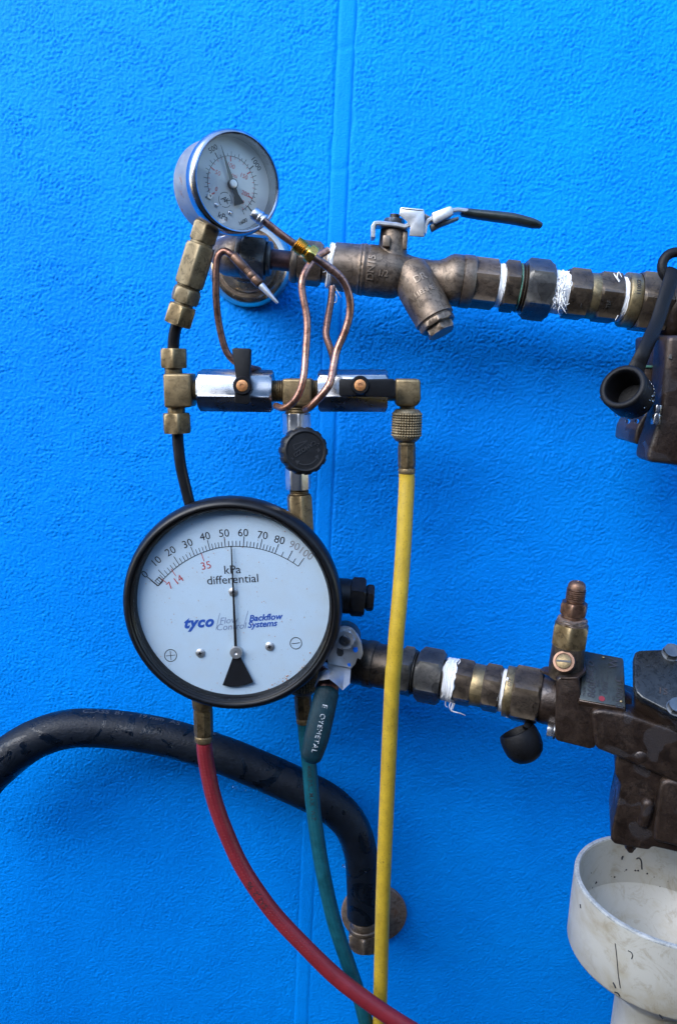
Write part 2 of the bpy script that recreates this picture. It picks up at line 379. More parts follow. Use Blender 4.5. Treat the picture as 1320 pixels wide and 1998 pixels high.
# smooth joint strip lying in its recess, with uneven edges and a few cross cracks
mb = MB(); zz = np.arange(Z0, Z1, .0022); g1 = np.random.default_rng(21)
el = np.cumsum(g1.standard_normal(len(zz))*.00006); er = np.cumsum(g1.standard_normal(len(zz))*.00006)
el -= np.linspace(el[0], el[-1], len(zz)); er -= np.linspace(er[0], er[-1], len(zz))
us = np.linspace(-1, 1, 9); vs = []; fs = []
crk = [P(676, 92, 0).z, P(660, 330, 0).z, P(620, 1600, 0).z]
for i, z in enumerate(zz):
    for j, u in enumerate(us):
        x = strip_x(z)+u*(SW-.0002)+(el[i] if u < 0 else er[i])*abs(u)
        y = -.00022-.00016*(1-abs(u)**6)+.00009*g1.standard_normal()*.5
        if abs(u) == 1: y = .0002+.0007*min(1, max(.05, (z+.42)/.5))
        for ck in crk:
            if abs(z-ck-u*.0012) < .0012: y += .0006
        vs.append((x, y, z))
for i in range(len(zz)-1):
    for j in range(8): a = i*9+j; fs.append((a, a+1, a+10, a+9))
mb.add(vs, fs).build('joint_strip', M['wall'], wall, 60)
# added dark board, unseen behind the camera, placed to shade the lower wall
mb = MB(); FY, FT = -1.35, .60
mb.box(Vector((0, FY, FT-1.4)), Vector((3.2, 0, 0)), Vector((0, .012, 0)), Vector((0, 0, 1.4)), .004)
blocker = mb.build('added_light_blocker', M['shade']); blocker['kind'] = 'structure'

# ------------------------------------------------------------------ profile shorthands (photo pixels)
def nut(t0, t1, a, ch=3): return [(t0, a, 'h', a*1.01), (t0+ch, a, 'h', a*1.16), (t1-ch, a, 'h', a*1.16), (t1, a, 'h', a*1.01)]
def cyl(t0, t1, r, b=1.5): return [(t0, r-b), (t0+b*.4, r-b*.35), (t0+b, r), (t1-b, r), (t1-b*.4, r-b*.35), (t1, r-b)]
def thr(t0, t1, r, n, dp=2):
    o = []; st = (t1-t0)/n
    for i in range(n): o += [(t0+i*st, r-dp), (t0+(i+.4)*st, r), (t0+(i+.6)*st, r)]
    return o+[(t1, r-dp)]
def wobble(k, a, seed):
    g = random.Random(seed); ph = [g.uniform(0, 6.28) for _ in range(4)]
    return lambda th, t, r: r+a*(math.sin(2*th+ph[0]+t*.4*k)+.7*math.sin(5*th+ph[1]-t*.9*k)+.6*math.sin(9*th+ph[2]+t*1.7*k))
def tape_rows(t0, t1, r, seed):
    g = random.Random(seed); n = 15; ph = [g.uniform(0, 6.28) for _ in range(5)]; rows = []
    def mk(i):
        e = abs(2*i/n-1)**3; sg = 1 if i > n/2 else -1; wv = wobble(1, .45, seed+i//4)
        return lambda th, t, q: (wv(th, t, q), (t1-t0)*.10*(math.sin(3*th+ph[0]+sg)+.7*math.sin(7*th+ph[1]*sg)+.5*math.sin(13*th+ph[2]))*(.25+.75*e))
    for i in range(n+1): rows.append((t0+(t1-t0)*i/n, r+(g.uniform(-2.0, .2) if i % 2 else g.uniform(-.3, 1.2))-(3.5 if i in (0, n) else 0), mk(i)))
    return rows
def strands(mb, lst, r=.00035):
    for pts in lst: mb.tube([P(*p) for p in pts], [r]*(len(pts)-1)+[r*.5], 6, 5)
UA, UB = (480, 500, 55), (1320, 597, 55)
def ux(x): return (x-480)*1.0066
def upt(x): return P(x, 500+.1155*(x-480), 55)
def urev(mb, rows, **k): return mb.rev(UA, UB, [(ux(r[0]),)+tuple(r[1:]) for r in rows], **k)
# ------------------------------------------------------------------ chrome wall flange and elbow of the upper pipe
t = thing('wall_flange', 'round pitted chrome flange on the blue wall behind the small gauge', 'flange', P(488, 517, 0))
c0 = P(488, 517, 0); mmr = px_m(c0)*1000; NW = Vector((0, -1, 0))
MB().rev(c0, c0+NW, [(0, 27), (0, 29.2), (2, 29.7), (6, 28.8), (9, 27), (11, 24.6), (11.8, 23.2), (11.2, 22.0), (10.6, 20.5), (11.5, 14), (12, 12)], n=72, ref=Vector((0, 0, 1))).build('cup', M['chrome'], t, 50)
MB().rev(c0+NW*.0105, c0+NW, [(0, 19), (0, 19.8), (.9, 20.2), (1.6, 19.4), (1.7, 12)], n=64, ref=Vector((0, 0, 1))).build('inner_ring', M['chrome'], t, 50)
t = thing('pipe_elbow', 'dark bronze elbow fitting with hex nut in front of the chrome flange', 'pipe fitting', P(470, 500, 30))
e0, e1 = P(488, 517, 8), upt(452)
MB().tube([e0, e0+NW*.018, e0+NW*.034+Vector((.0008, 0, 0)), upt(459)+Vector((-.0045, .008, 0)), upt(463)+Vector((-.001, .0015, 0)), upt(474)], [.0115, .0118, .0124, .0126, .0126, .0124], 32, 6).build('elbow_body', M['bronze'], t)
mb = MB()
mb.rev(e0+NW*.016, e0+NW*.05, [(0, 12), (0, 13.6)]+[(i*.8+.4, 13.4+(.5 if i % 2 else 0), lambda th, tt, r: r+.35*math.sin(th*34+tt*3)) for i in range(7)]+[(6, 12)], n=120, ref=Vector((0, 0, 1)))
mb.build('knurled_ring', M['bronze'], t)
mb = MB(); urev(mb, cyl(462, 473, 38, 2)+nut(473, 519, 40, 5)+cyl(519, 530, 33, 3), n=72, ph=-22); mb.build('hex_nut', M['nut'], t)
MB().text('15', .0045, wrap_on([upt(470), upt(540)], .0146, (upt(497)-upt(470)).length, -.12), ext=.0003, bold=.01).build('cast_mark', M['bronze'], t)
t = thing('copper_pipe', 'short dark red copper pipe with brown hex nut left of the strainer valve', 'pipe', upt(560))
mb = MB(); urev(mb, cyl(520, 578, 19.5, 1)); mb.build('pipe', M['copper_pipe'], t)
mb = MB(); urev(mb, cyl(568, 583, 40, 4)+nut(583, 628, 38, 6)+cyl(628, 640, 33, 2)+cyl(636, 652, 34, 1), n=72, ph=14); mb.build('hex_nut', M['bronze'], t)
mb = MB(); urev(mb, tape_rows(640, 655, 43, 3), n=48)
strands(mb, [[(655, 480, 68), (646, 497, 70), (641, 500, 71)], [(652, 490, 70), (640, 505, 71), (643, 515, 70)], [(648, 566, 68), (656, 578, 69), (655, 590, 68), (650, 588, 67)], [(650, 556, 70), (660, 572, 69), (665, 580, 67)], [(641, 515, 71), (636, 528, 72), (630, 531, 72)]])
mb.build('thread_tape', M['tape'], t, 60)
# ------------------------------------------------------------------ ball valve with strainer branch
t = thing('strainer_valve', 'brown bronze ball valve with angled strainer branch and bent lever handle', 'valve', upt(790))
mb = MB(); dash = lambda th, tt, r: r-(1.3 if math.sin(th*26) > .2 else 0)
urev(mb, [(650, 42), (651, 45.5), (696, 46.5), (698, 47)]+[(700, 47.5), (702, 49), (703.5, 48.2, dash), (705, 48.2, dash), (706.5, 49), (710, 49.3), (713, 47.5), (716, 48.5), (732, 49.3), (738, 48.2), (762, 49), (768, 48), (776, 46), (786, 40), (800, 36), (818, 33.5), (840, 32.5), (852, 34), (862, 39), (872, 46), (880, 49), (896, 49.5), (897.5, 48.5, dash), (899, 48.5, dash), (900, 50), (908, 50.5), (918, 50.5), (922, 48), (922, 38)], n=96)
mb.build('body', M['bronze'], t, 50)
q0, q1 = (797, 528, 58), (857, 641, 70)
L = math.hypot(60, 113)
mb = MB(); mb.rev(q0, q1, [(-8, 30), (0, 36), (20, 40.5), (40, 41), (80, 40), (98, 38.5), (102, 39.3), (108, 39), (110, 35)], n=72); mb.build('strainer_branch', M['bronze'], t, 50)
mb = MB(); mb.rev(q0, q1, cyl(108, 112, 35, 1)+[(112, 34, 'o', 34.5), (113, 34, 'o', 36.5), (121, 34, 'o', 36.5), (123, 33, 'o', 33.5)], n=64, ph=10); cap = mb.build('strainer_cap', M['bronze'], t)
mb = MB(); mb.rev(q0, q1, nut(122, 138, 25, 3), n=48, ph=20); mb.build('cap_bolt', M['bronze'], t)
bp = [P(*q0), P(*q1)]; bs = px_m(bp[0])
al = (bp[1]-bp[0]).length/L
MB().text('DR', .0062, wrap_on(bp, 40.6*bs, 36*al, .30, circ=True, flip=-1), ext=.0004, bold=.012).text('11EHHE', .0040, wrap_on(bp, 40.4*bs, 62*al, .18, circ=True, flip=-1), ext=.0004, bold=.012).build('cast_lettering', M['bronze'], t)
up_ = [upt(700), upt(930)]; ul = lambda x: (upt(x)-up_[0]).length
mb = MB(); us_ = px_m(upt(760))
mb.text('DN15', .0062, wrap_on(up_, 49.2*us_, ul(723), .12, circ=True, flip=-1), ext=.0005, bold=.01); mb.build('cast_size_mark', M['bronze'], t); mb = MB()
mb.text('1/2', .0052, wrap_on(up_, 48.9*us_, ul(746), -.05), ext=.0005, bold=.01)
mb.build('cast_size_mark', M['bronze'], t); mb = MB()
ap = wrap_on(up_, 36*us_, ul(842), -.25)
arrow = [(-.005, .0008), (.001, .0008), (.001, .0024), (.005, 0), (.001, -.0024), (.001, -.0008), (-.005, -.0008)]
mb.add([ap(x, y, .0009) for x, y in arrow]+[ap(x, y, -.002) for x, y in arrow], [tuple(range(7))]+[(i, (i+1) % 7, 7+(i+1) % 7, 7+i) for i in range(7)])
mb.build('cast_arrow', M['bronze'], t)
mb = MB(); s0, s1 = (762, 522, 57), (769, 440, 57)
mb.rev(s0, s1, [(0, 34), (20, 33), (28, 30), (40, 28), (44, 27), (70, 26.5), (73, 26), (74, 24)], n=48); mb.build('stem_housing', M['bronze'], t)
c = P(753, 471, 67); MB().box(c, Vector((.0023, 0, 0)), Vector((0, .003, 0)), Vector((0, 0, .0033)), .0007).build('stop_lug', M['bronze'], t)
c = P(789, 470, 60); MB().box(c, Vector((.0016, 0, 0)), Vector((0, .004, 0)), Vector((0, 0, .0055)), .0007).build('stop_lug', M['bronze'], t)
# lever: flat plate bent down at the left, then rising into the folded bracket
def strip3(mb, pxs, wy, th, bev=.0004):
    """bent flat bar: list of (px,py,d) centre line; wy = half width along the wall normal (m); th = thickness (m)"""
    pts = [P(*p) for p in pxs]; Y = Vector((0, 1, 0)); rings = []
    for i, p in enumerate(pts):
        d1 = (pts[i]-pts[i-1]).normalized() if i else (pts[1]-pts[0]).normalized()
        d2 = (pts[i+1]-pts[i]).normalized() if i < len(pts)-1 else d1
        tn = (d1+d2).normalized(); n_ = tn.cross(Y).normalized()*th/2/max(.5, (d1.dot(tn)))
        w2 = wy if not isinstance(wy, list) else wy[i]
        b = th*.25
        rings.append([p+n_-Y*(w2-b), p+n_+Y*(w2-b), p+n_*.5+Y*w2, p-n_*.5+Y*w2, p-n_+Y*(w2-b), p-n_-Y*(w2-b), p-n_*.5-Y*w2, p+n_*.5-Y*w2])
    return mb.rings(rings)
lv = MB(); strip3(lv, [(727, 466, 60), (727, 446, 60), (731, 440, 60), (737, 439, 60), (770, 442, 60), (788, 446, 60), (795, 443, 60), (797, 438, 60)], .0085, .0026)
lvo = lv.build('lever_plate', M['lever'], t)
mb = MB(); mb.prism([P(*p, 71) for p in [(781, 404), (826, 409), (828, 416), (827, 462), (798, 460), (800, 441), (794, 431), (778, 419)]], Vector((0, .0024, 0)), .0005)
mb.prism([P(*p, 71) for p in [(782, 404), (826, 408), (827, 414), (781, 410)]], Vector((0, .016, .001)), .0005); mb.build('bracket', M['lever'], lvo)
mb = MB(); strip3(mb, [(826, 458, 62), (829, 440, 62), (834, 433, 62), (842, 429, 62), (880, 414, 62), (892, 412, 62), (910, 414, 62)], [.007, .007, .007, .007, .0075, .006, .0055], .0024); mb.build('lever_arm', M['lever'], lvo)
mb = MB(); mb.prism([P(*p, 71) for p in [(842, 415), (878, 401), (883, 405), (884, 418), (848, 437), (844, 432)]], Vector((0, .017, 0)), .0009)
mb.build('folded_clamp', M['lever'], lvo)
mb = MB(); mb.prism([P(*p, 68) for p in [(828, 416), (842, 424), (838, 430), (829, 431)]], Vector((0, .012, 0)), .0005); mb.prism([P(*p, 66) for p in [(838, 438), (894, 422), (895, 428), (858, 443), (842, 452)]], Vector((0, .006, 0)), .0004); mb.build('clamp_underside', M['dark_steel'], lvo)
mb = MB(); gp = [P(904, 414, 63), P(925, 417, 63), P(960, 422, 64), (P(1000, 428, 65)), P(1035, 437, 66), P(1050, 441, 66)]
mb.tube(gp, [.0026, .0029, .0032, .0033, .0029, .0020], 20, 6, flat=1.0, ref=Vector((0, 0, 1)), rend=.8)
for i, v in enumerate(mb.v):       # the grip is a flat dipped bar: wide along the wall normal
    mb.v[i] = Vector((v.x, -.064+(v.y+.064)*2.2, v.z))
mb.build('grip', M['grip'], lvo)
mb = MB(); mb.rev((768, 442, 60), (770, 418, 60), nut(0, 15, 18, 2)+cyl(15, 17, 10, .5)+thr(16, 24, 10, 4, 1.4), n=48, ph=12); mb.build('lever_nut', M['dark_steel'], t)
# ------------------------------------------------------------------ hex fittings to the right
t = thing('hex_adapter', 'dark brown hex adapter with a smooth white tape band right of the strainer valve', 'pipe fitting', upt(940))
mb = MB(); urev(mb, nut(918, 967, 42.5, 3)+cyl(967, 975, 37, 1)+cyl(975, 990, 37, 1), n=72, ph=8); mb.build('hex_body', M['bronze'], t)
mb = MB(); urev(mb, tape_rows(961, 984, 41.5, 5), n=48); mb.build('thread_tape', M['tape'], t, 60)
t = thing('pipe_union', 'upper dark union with thin ridged collar and broad hex nut', 'pipe union', upt(1030))
mb = MB(); urev(mb, nut(979, 1008, 43.5, 3)+thr(1008, 1024, 47, 3, 4)+cyl(1024, 1070, 38, 1), n=72, ph=8); mb.build('collar', M['bronze_wet'], t)
mb = MB(); urev(mb, nut(1020, 1071, 51, 7), n=72, ph=-6); mb.build('union_nut', M['nut'], t)
mb = MB(); urev(mb, [(1008, 44), (1009, 46.5), (1011, 46.5), (1012, 44)], n=48); mb.build('verdigris_line', M['verdigris'], t)
t = thing('hex_nipple', 'upper two hex nipple with rubbed brass band and frayed white tape', 'pipe fitting', upt(1150))
mb = MB(); urev(mb, cyl(1068, 1102, 34, 1)+nut(1101, 1143, 44, 4)+cyl(1143, 1160, 38, 1)+nut(1160, 1204, 43.5, 4)+cyl(1204, 1225, 36, 1), n=72, ph=16); mb.build('hex_body', M['bronze_wet'], t)
mb = MB(); urev(mb, cyl(1140, 1164, 43.5, 1), n=64); mb.build('brass_band', M['band'], t)
mb = MB(); urev(mb, tape_rows(1074, 1104, 41, 8), n=48)
g = random.Random(4); ls = []
for k in range(150):
    x, y = 1076+g.uniform(0, 26), 538+g.uniform(0, 66); d = 55+15.2*math.sqrt(max(.05, 1-((y-570)/42)**2)); dx = g.uniform(-5, 7); dy = g.choice((-1, 1))*g.uniform(8, 22)
    y2 = min(607, max(536, y+dy)); d2 = 55+15.2*math.sqrt(max(.05, 1-((y2-570)/42)**2))
    ls.append([(x, y, d-.4), (x+dx*.6+g.uniform(-2, 2), (y+y2)/2, max(d, d2)+g.uniform(.1, .9)), (x+dx, y2, d2+g.uniform(-.2, .5))])
ls += [[(1098, 566, 71), (1112, 560, 72), (1115, 551, 72), (1109, 549, 72), (1108, 556, 72)], [(1095, 580, 71), (1102, 595, 72), (1110, 592, 72)], [(1090, 590, 70), (1100, 606, 70), (1104, 612, 69)], [(1094, 590, 70), (1088, 606, 69), (1092, 617, 66)]]
strands(mb, ls, .00024); mb.build('frayed_tape', M['tape'], t, 60)
mb = MB(); mb.text('L', .0035, wrap_on(up_+[upt(1320)], 45*us_, ul(1127), -.45), ext=.0003).text('TEF', .0032, wrap_on(up_+[upt(1320)], 45.6*us_, ul(1176), -.25, circ=True, flip=-1), ext=.0003); mb.build('stamped_letters', M['nut'], t)
t = thing('pipe_connector', 'upper wide hex connector stamped 072 beside the rubber strap', 'pipe fitting', upt(1250))
mb = MB(); urev(mb, cyl(1218, 1238, 51, 2)+nut(1237, 1296, 52.5, 4), n=72, ph=20); mb.build('hex_body', M['bronze_wet'], t)
mb = MB(); urev(mb, cyl(1213, 1237.5, 52, 2), n=64); mb.build('brass_band', M['band'], t)
mb = MB(); urev(mb, tape_rows(1202, 1219, 42, 12), n=48); strands(mb, [[(1208, 548, 67), (1203, 540, 68), (1206, 531, 67), (1212, 541, 68)], [(1207, 550, 68), (1199, 538, 67), (1196, 533, 66)], [(1205, 615, 66), (1199, 625, 65)]]); mb.build('thread_tape', M['tape'], t, 60)
mb = MB(); mb.text('110072', .0036, wrap_on(up_+[upt(1320)], 52.4*us_, ul(1226), .55, circ=True, flip=-1), ext=.0002); mb.build('stamped_number', M['ink'], t)
# ------------------------------------------------------------------ upper check valve housing (runs out of the frame) and its test cap
t = thing('check_valve', 'dark wet cast valve housing at the right edge below the upper pipe', 'valve', P(1330, 780, 80))
mb = MB(); urev(mb, [(1290, 50), (1293, 56), (1300, 62), (1316, 66), (1345, 66), (1400, 62), (1420, 60)], n=64); mb.build('inlet', M['cast'], t, 50)
mb = MB(); mb.prism([P(*p, 92) for p in [(1281, 654), (1440, 655), (1440, 890), (1300, 878), (1237, 866), (1240, 838), (1246, 826), (1262, 802), (1262, 760), (1279, 740)]], Vector((0, .04, 0)), .0022, 3); mb.build('flange', M['cast'], t)
mb = MB(); mb.prism([P(*p, 118) for p in [(1302, 654), (1450, 655), (1450, 925), (1320, 909), (1262, 902), (1268, 868), (1281, 832), (1291, 790), (1297, 720)]], Vector((0, .024, 0)), .0035, 3); mb.build('cover', M['cast'], t)
mb = MB(); mb.prism([P(*p, 92.5) for p in [(1256, 716), (1290, 718), (1290, 800), (1272, 800), (1258, 770)]], Vector((0, .02, 0)), .0015, 2); mb.build('port_boss', M['cast'], t)
mb = MB(); mb.prism([P(*p, 93.5) for p in [(1254, 713), (1290, 713), (1290, 718), (1256, 718)]], Vector((0, .01, 0)), .0006, 2); mb.build('gasket_edge', M['verdigris'], t)
mb = MB(); mb.rev((1277, 828, 121), (1283, 789, 121), nut(0, 20, 8, 2)+cyl(20, 22, 6, .5)+nut(22, 38, 7, 2), n=36, ph=10); mb.build('flange_bolt', M['steel'], t)
mb = MB(); mb.prism([P(*p, 118.6) for p in [(1303, 699), (1308, 690), (1310, 700)]], Vector((0, .001, 0))); mb.build('cast_mark', M['nut'], t)
t = thing('rubber_cap', 'open black rubber test cap hanging from a strap at the right edge', 'cap', P(1235, 780, 110))
o0 = P(1213, 754, 124); axv = (P(1249, 795, 104)-o0).normalized(); Lc = .026
MB().rev(o0, o0+axv, [(17, 2), (17, 8.6), (2, 9.4), (-.2, 9.9), (-.8, 10.6), (-.6, 12.4), (.3, 13.2), (2, 13.4), (14, 12.8), (19, 11.8), (22, 9.5), (23.3, 5), (23.5, 2)], n=56, ref=Vector((0, 0, 1))).build('cup', M['cap_rubber'], t, 50)
mb = MB(); ppt = [(1237, 727, 113), (1244, 710, 113), (1256, 683, 112), (1280, 630, 100), (1296, 580, 92), (1308, 545, 86), (1312, 530, 82)]
strip_pts = [P(*p) for p in ppt]; mb.tube(strip_pts, [.0055, .0046, .0042, .0042, .0042, .0046, .005], 14, 6, flat=.45, ref=Vector((0, -1, .2)), rend=.5); mb.build('strap', M['cap_rubber'], t)
mb = MB(); cc = P(1318, 520, 80); uu, vv = Vector((1, 0, 0)), Vector((0, .15, 1)).normalized()
mb.tube([cc+(uu*math.cos(a)+vv*math.sin(a))*.0085 for a in np.linspace(0, 2*math.pi, 17)], .003, 12, 3); mb.build('strap_ring', M['cap_rubber'], t)
mb = MB(); g = random.Random(9)
for k in range(60):
    th = g.uniform(-2.4, 2.4); tt = g.uniform(1, 22); rr = 13.3 if tt < 14 else 13.3-(tt-14)*.35
    u = (Vector((0, 0, 1))-axv*axv.z).normalized(); w_ = axv.cross(u); nn = u*math.cos(th+math.pi)+w_*math.sin(th+math.pi)
    mb.ball(o0+axv*(tt*.001)+nn*(rr*.001), g.choice((.0004, .0005, .0008, .0011)), 8, nn, .55)
for (x, y) in ((1224, 822), (1241, 822)): mb.ball(P(x, y, 112), .0014, 10)
dr = mb.build('water_drops', M['water'], t, 80); dr['kind'] = 'stuff'
TUND = (.2247, .105, -.3285, .0602, .048)
# ------------------------------------------------------------------ lower pipe run
LA, LB = (690, 1288.6, 55), (1060, 1362.6, 90)
def lx(x): return (x-690)*1.0198
def lpt(x): return P(*LA)+(P(*LB)-P(*LA))*((x-690)/370)
def lrev(mb, rows, **k): return mb.rev(LA, LB, [(lx(r[0]),)+tuple(r[1:]) for r in rows], **k)
t = thing('ball_valve', 'wet bronze ball valve with silver bracket and dark teal dipped handle under the big gauge', 'valve', lpt(700))
mb = MB(); lrev(mb, [(600, 36), (602, 40), (640, 42), (655, 45), (690, 45.5), (714, 45), (716, 46.5), (730, 47), (734, 46), (735, 43.5), (762, 43.5), (790, 42), (792, 36)], n=72); mb.build('body', M['bronze_wet'], t, 50)
mb = MB(); sc = P(672, 1246, 62)
mb.rev(sc+Vector((0, .006, 0)), sc+Vector((0, -1, 0)), [(0, 11), (10, 11), (14, 10), (24, 9.5)], n=40, ref=Vector((0, 0, 1))); mb.build('stem_housing', M['bronze_wet'], t)
# bracket: flat plate facing the room, rounded top, folding outward to the flared skirt
D_ = 88
pl = [(640, 1296), (634, 1270), (640, 1248), (650, 1234), (665, 1227), (682, 1228), (697, 1238), (705, 1254), (708, 1276), (703, 1288), (697, 1284), (693, 1296), (684, 1306), (680, 1303)]
mb = MB(); mb.prism([P(*p, D_) for p in pl], Vector((0, .0028, 0)), .0006); br = mb.build('bracket', M['lever'], t)
def sheet(mb, rows, th):
    """rows of points (same count) -> curved sheet with thickness th toward the wall"""
    n = len(rows[0]); fr = [v for r in rows for v in r]; off = Vector((0, th, 0)); N = len(fr); fs = []
    for i in range(len(rows)-1):
        for j in range(n-1): a = i*n+j; fs += [(a, a+1, a+n+1, a+n), (N+a, N+a+n, N+a+n+1, N+a+1)]
    m_ = len(rows)
    for j in range(n-1): fs += [(j, N+j, N+j+1, j+1), ((m_-1)*n+j, (m_-1)*n+j+1, N+(m_-1)*n+j+1, N+(m_-1)*n+j)]
    for i in range(m_-1): fs += [(i*n, (i+1)*n, N+(i+1)*n, N+i*n), (i*n+n-1, N+i*n+n-1, N+(i+1)*n+n-1, (i+1)*n+n-1)]
    return mb.add(fr+[v+off for v in fr], fs)
mb = MB(); rows = []
uu_ = [0, .15, .4, .6, .8, 1]; lowx = [613, 622, 642, 655, 668, 682]; lowy = [1342, 1328, 1325, 1335, 1347, 1334]
for v in np.linspace(0, 1, 9):
    r = []
    for u in np.linspace(0, 1, 21):
        x = (630+54*u)*(1-v)+np.interp(u, uu_, lowx)*v; y = (1294+12*u)*(1-v)+np.interp(u, uu_, lowy)*v
        r.append(P(x, y, D_+.2+11*v**.8+(10*math.sin(u*math.pi)*v)))
    rows.append(r)
sheet(mb, rows, .0030); mb.build('flared_skirt', M['lever'], br)
mb = MB(); nc = P(672, 1244, D_+.3); mb.rev(nc, nc+Vector((0, -1, 0)), [(0, 8), (.6, 8.2), (1.0, 8)]+[(1.0, 6, 'h', 6.2), (1.4, 6, 'h', 6.95), (4.6, 6, 'h', 6.95), (5.2, 6, 'h', 6.1)], n=48, ref=Vector((0, 0, 1))); mb.build('nut', M['lever'], br)
mb = MB(); mb.rev(nc+Vector((0, -.005, 0)), nc+Vector((0, -1, 0)), [(0, 3.6), (1.4, 3.5), (2, 3.0), (2, 1.4), (.8, 1.2)], n=32, ref=Vector((0, 0, 1))); mb.build('stem_end', M['dark_steel'], br)
mb = MB(); mb.prism([P(*p, D_+.35) for p in [(658, 1262), (669, 1262), (670, 1276), (666, 1281), (659, 1280), (656, 1274)]], Vector((0, .001, 0)), 0); mb.build('slot', M['dark_steel'], br)
for i, pl in enumerate([[(689, 1263), (697, 1263), (698, 1270), (693, 1274), (688, 1269)], [(677, 1295), (683, 1294), (684, 1300), (679, 1301)]]):
    mb = MB(); mb.prism([P(*p, D_+.25) for p in pl], Vector((0, .0006, 0)), 0); mb.build('paint_spot', M['blue_paint'], br)
mb = MB(); hp = [P(642, 1322, 92), P(637, 1352, 97), P(628, 1392, 101), P(617, 1440, 105), P(608, 1474, 107)]
mb.tube([P(647, 1305, 91), hp[0], hp[1]+(hp[2]-hp[1])*.3], .0075, 24, 4, flat=.55, ref=Vector((0, -1, 0))); mb.build('handle_bar', M['copper_pipe'], t)
mb = MB(); mb.tube([hp[1]]+hp[2:], [.0079, .0082, .0081, .0070], 28, 8, flat=.62, ref=Vector((0, -1, 0)), rend=.75); sv = mb.build('handle_sleeve', M['sleeve'], t)
hl = (hp[4]-hp[1]).length
cs_ = [hp[1]]+hp[2:]
mb = MB(); pl_ = wrap_on(cs_, .0079*.62, hl*.54, .1)
def hplace(x, y, z):
    p = pl_(x, 0, z+.0003); t_ = (hp[4]-hp[1]).normalized(); b = tocam(p).cross(t_).normalized(); return p+b*y+Vector((0, abs(y)*.12, 0))
mb.text('E  OYEMETAL', .0046, hplace, ext=.0001, bold=.0, space=1.12); mb.build('worn_lettering', M['white_print'], t)
t = thing('pipe_union', 'lower dark union nut with loose white tape strands right of the yellow hose', 'pipe union', lpt(840))
mb = MB(); lrev(mb, nut(788, 812, 44, 4)+thr(812, 828, 43, 3, 4)+cyl(828, 868, 34, 1), n=72, ph=18); mb.build('collar', M['nut'], t)
mb = MB(); lrev(mb, nut(821, 869, 47, 6), n=72, ph=4); mb.build('union_nut', M['nut'], t)
t = thing('hex_nipple', 'lower two hex nipple with rubbed brass band and wound white tape', 'pipe fitting', lpt(940))
mb = MB(); lrev(mb, cyl(866, 896, 36, 1)+nut(894, 928, 39.5, 4)+cyl(928, 950, 36, 1)+nut(948, 981, 40.5, 4)+cyl(981, 1000, 35, 1), n=72, ph=14); mb.build('hex_body', M['bronze_wet'], t)
mb = MB(); lrev(mb, cyl(926, 950, 40.5, 1), n=64); mb.build('brass_band', M['band'], t)
mb = MB(); lrev(mb, tape_rows(873, 897, 42.5, 21), n=48)
strands(mb, [[(870, 1362, 80), (868, 1375, 80), (872, 1380, 80)], [(884, 1368, 82), (880, 1385, 82), (890, 1390, 82), (898, 1392, 81), (907, 1396, 80)], [(880, 1366, 82), (876, 1378, 82), (880, 1388, 82)], [(886, 1372, 82), (882, 1384, 82)], [(893, 1296, 78), (897, 1290, 78), (895, 1286, 78)], [(872, 1300, 80), (868, 1330, 84), (864, 1358, 82)]], .00038); mb.build('wound_tape', M['tape'], t, 60)
t = thing('pipe_connector', 'lower wide hex connector stamped 072 with torn tape beside the cast valve body', 'pipe fitting', lpt(1025))
mb = MB(); lrev(mb, nut(1003, 1053, 48.5, 4)+cyl(1053, 1062, 40, 1), n=72, ph=20); mb.build('hex_body', M['bronze_wet'], t)
mb = MB(); lrev(mb, cyl(988, 1004, 48.5, 2), n=64); mb.build('brass_band', M['band'], t)
mb = MB(); lrev(mb, tape_rows(977, 989, 40, 25), n=48); strands(mb, [[(984, 1380, 92), (990, 1394, 93), (996, 1394, 92)], [(980, 1376, 92), (986, 1396, 93), (992, 1400, 92)], [(982, 1370, 93), (991, 1384, 94), (998, 1392, 93)], [(990, 1322, 94), (984, 1340, 95), (983, 1352, 95)]], .0008); mb.build('thread_tape', M['tape'], t, 60)
lps = [lpt(690), lpt(1060)]; ls_ = px_m(lpt(900)); ll = lambda x: (lpt(x)-lps[0]).length
mb = MB(); mb.text('072', .0036, wrap_on(lps, 48.9*ls_, ll(996.5), .35, circ=True, flip=-1), ext=.0002); mb.build('stamped_number', M['ink'], t)
# ------------------------------------------------------------------ backflow preventer (runs out of the frame)
O = lpt(1050); EX = (P(*LB)-P(*LA)).normalized(); EZ = Vector((0, 0, 1)); EZ = (EZ-EX*EZ.dot(EX)).normalized(); EY = EZ.cross(EX)   # EY into the wall
if EY.y < 0: EY = -EY
def K(px, py, k, n=None): return on_plane(px, py, O-EY*(k/1000), n or EY)
t = thing('backflow_preventer', 'wet dark cast bronze backflow preventer body at the right edge', 'valve', O+EX*.06)
mb = MB(); lrev(mb, [(1048, 40), (1052, 45), (1062, 47), (1080, 47), (1100, 50), (1120, 52), (1180, 52), (1210, 40)], n=64); mb.build('inlet', M['cast'], t, 50)
mb = MB(); mb.prism([K(x, y, 22) for x, y in [(1084, 1328), (1090, 1321), (1128, 1322), (1134, 1370), (1164, 1382), (1166, 1392), (1160, 1459), (1150, 1462), (1086, 1446), (1081, 1440)]], EY*.040, .0032, 3); mb.build('flange_block', M['cast'], t)
mb = MB(); mb.rev(K(1070, 1425, 20), K(1083, 1428, 20), nut(0, 6, 5.2, .8)+cyl(6, 14, 3, .3), n=36, ph=15); mb.v = []; mb.f = []
bc = K(1076, 1425, 14); mb.rev(bc-EX*.003, bc+EX, [(0, 5, 'h', 5.0), (.6, 5, 'h', 5.8), (4, 5, 'h', 5.8), (4, 5.8), (5.2, 5.8), (5.2, 2)], n=36, ph=10); mb.build('flange_bolt', M['steel'], t)
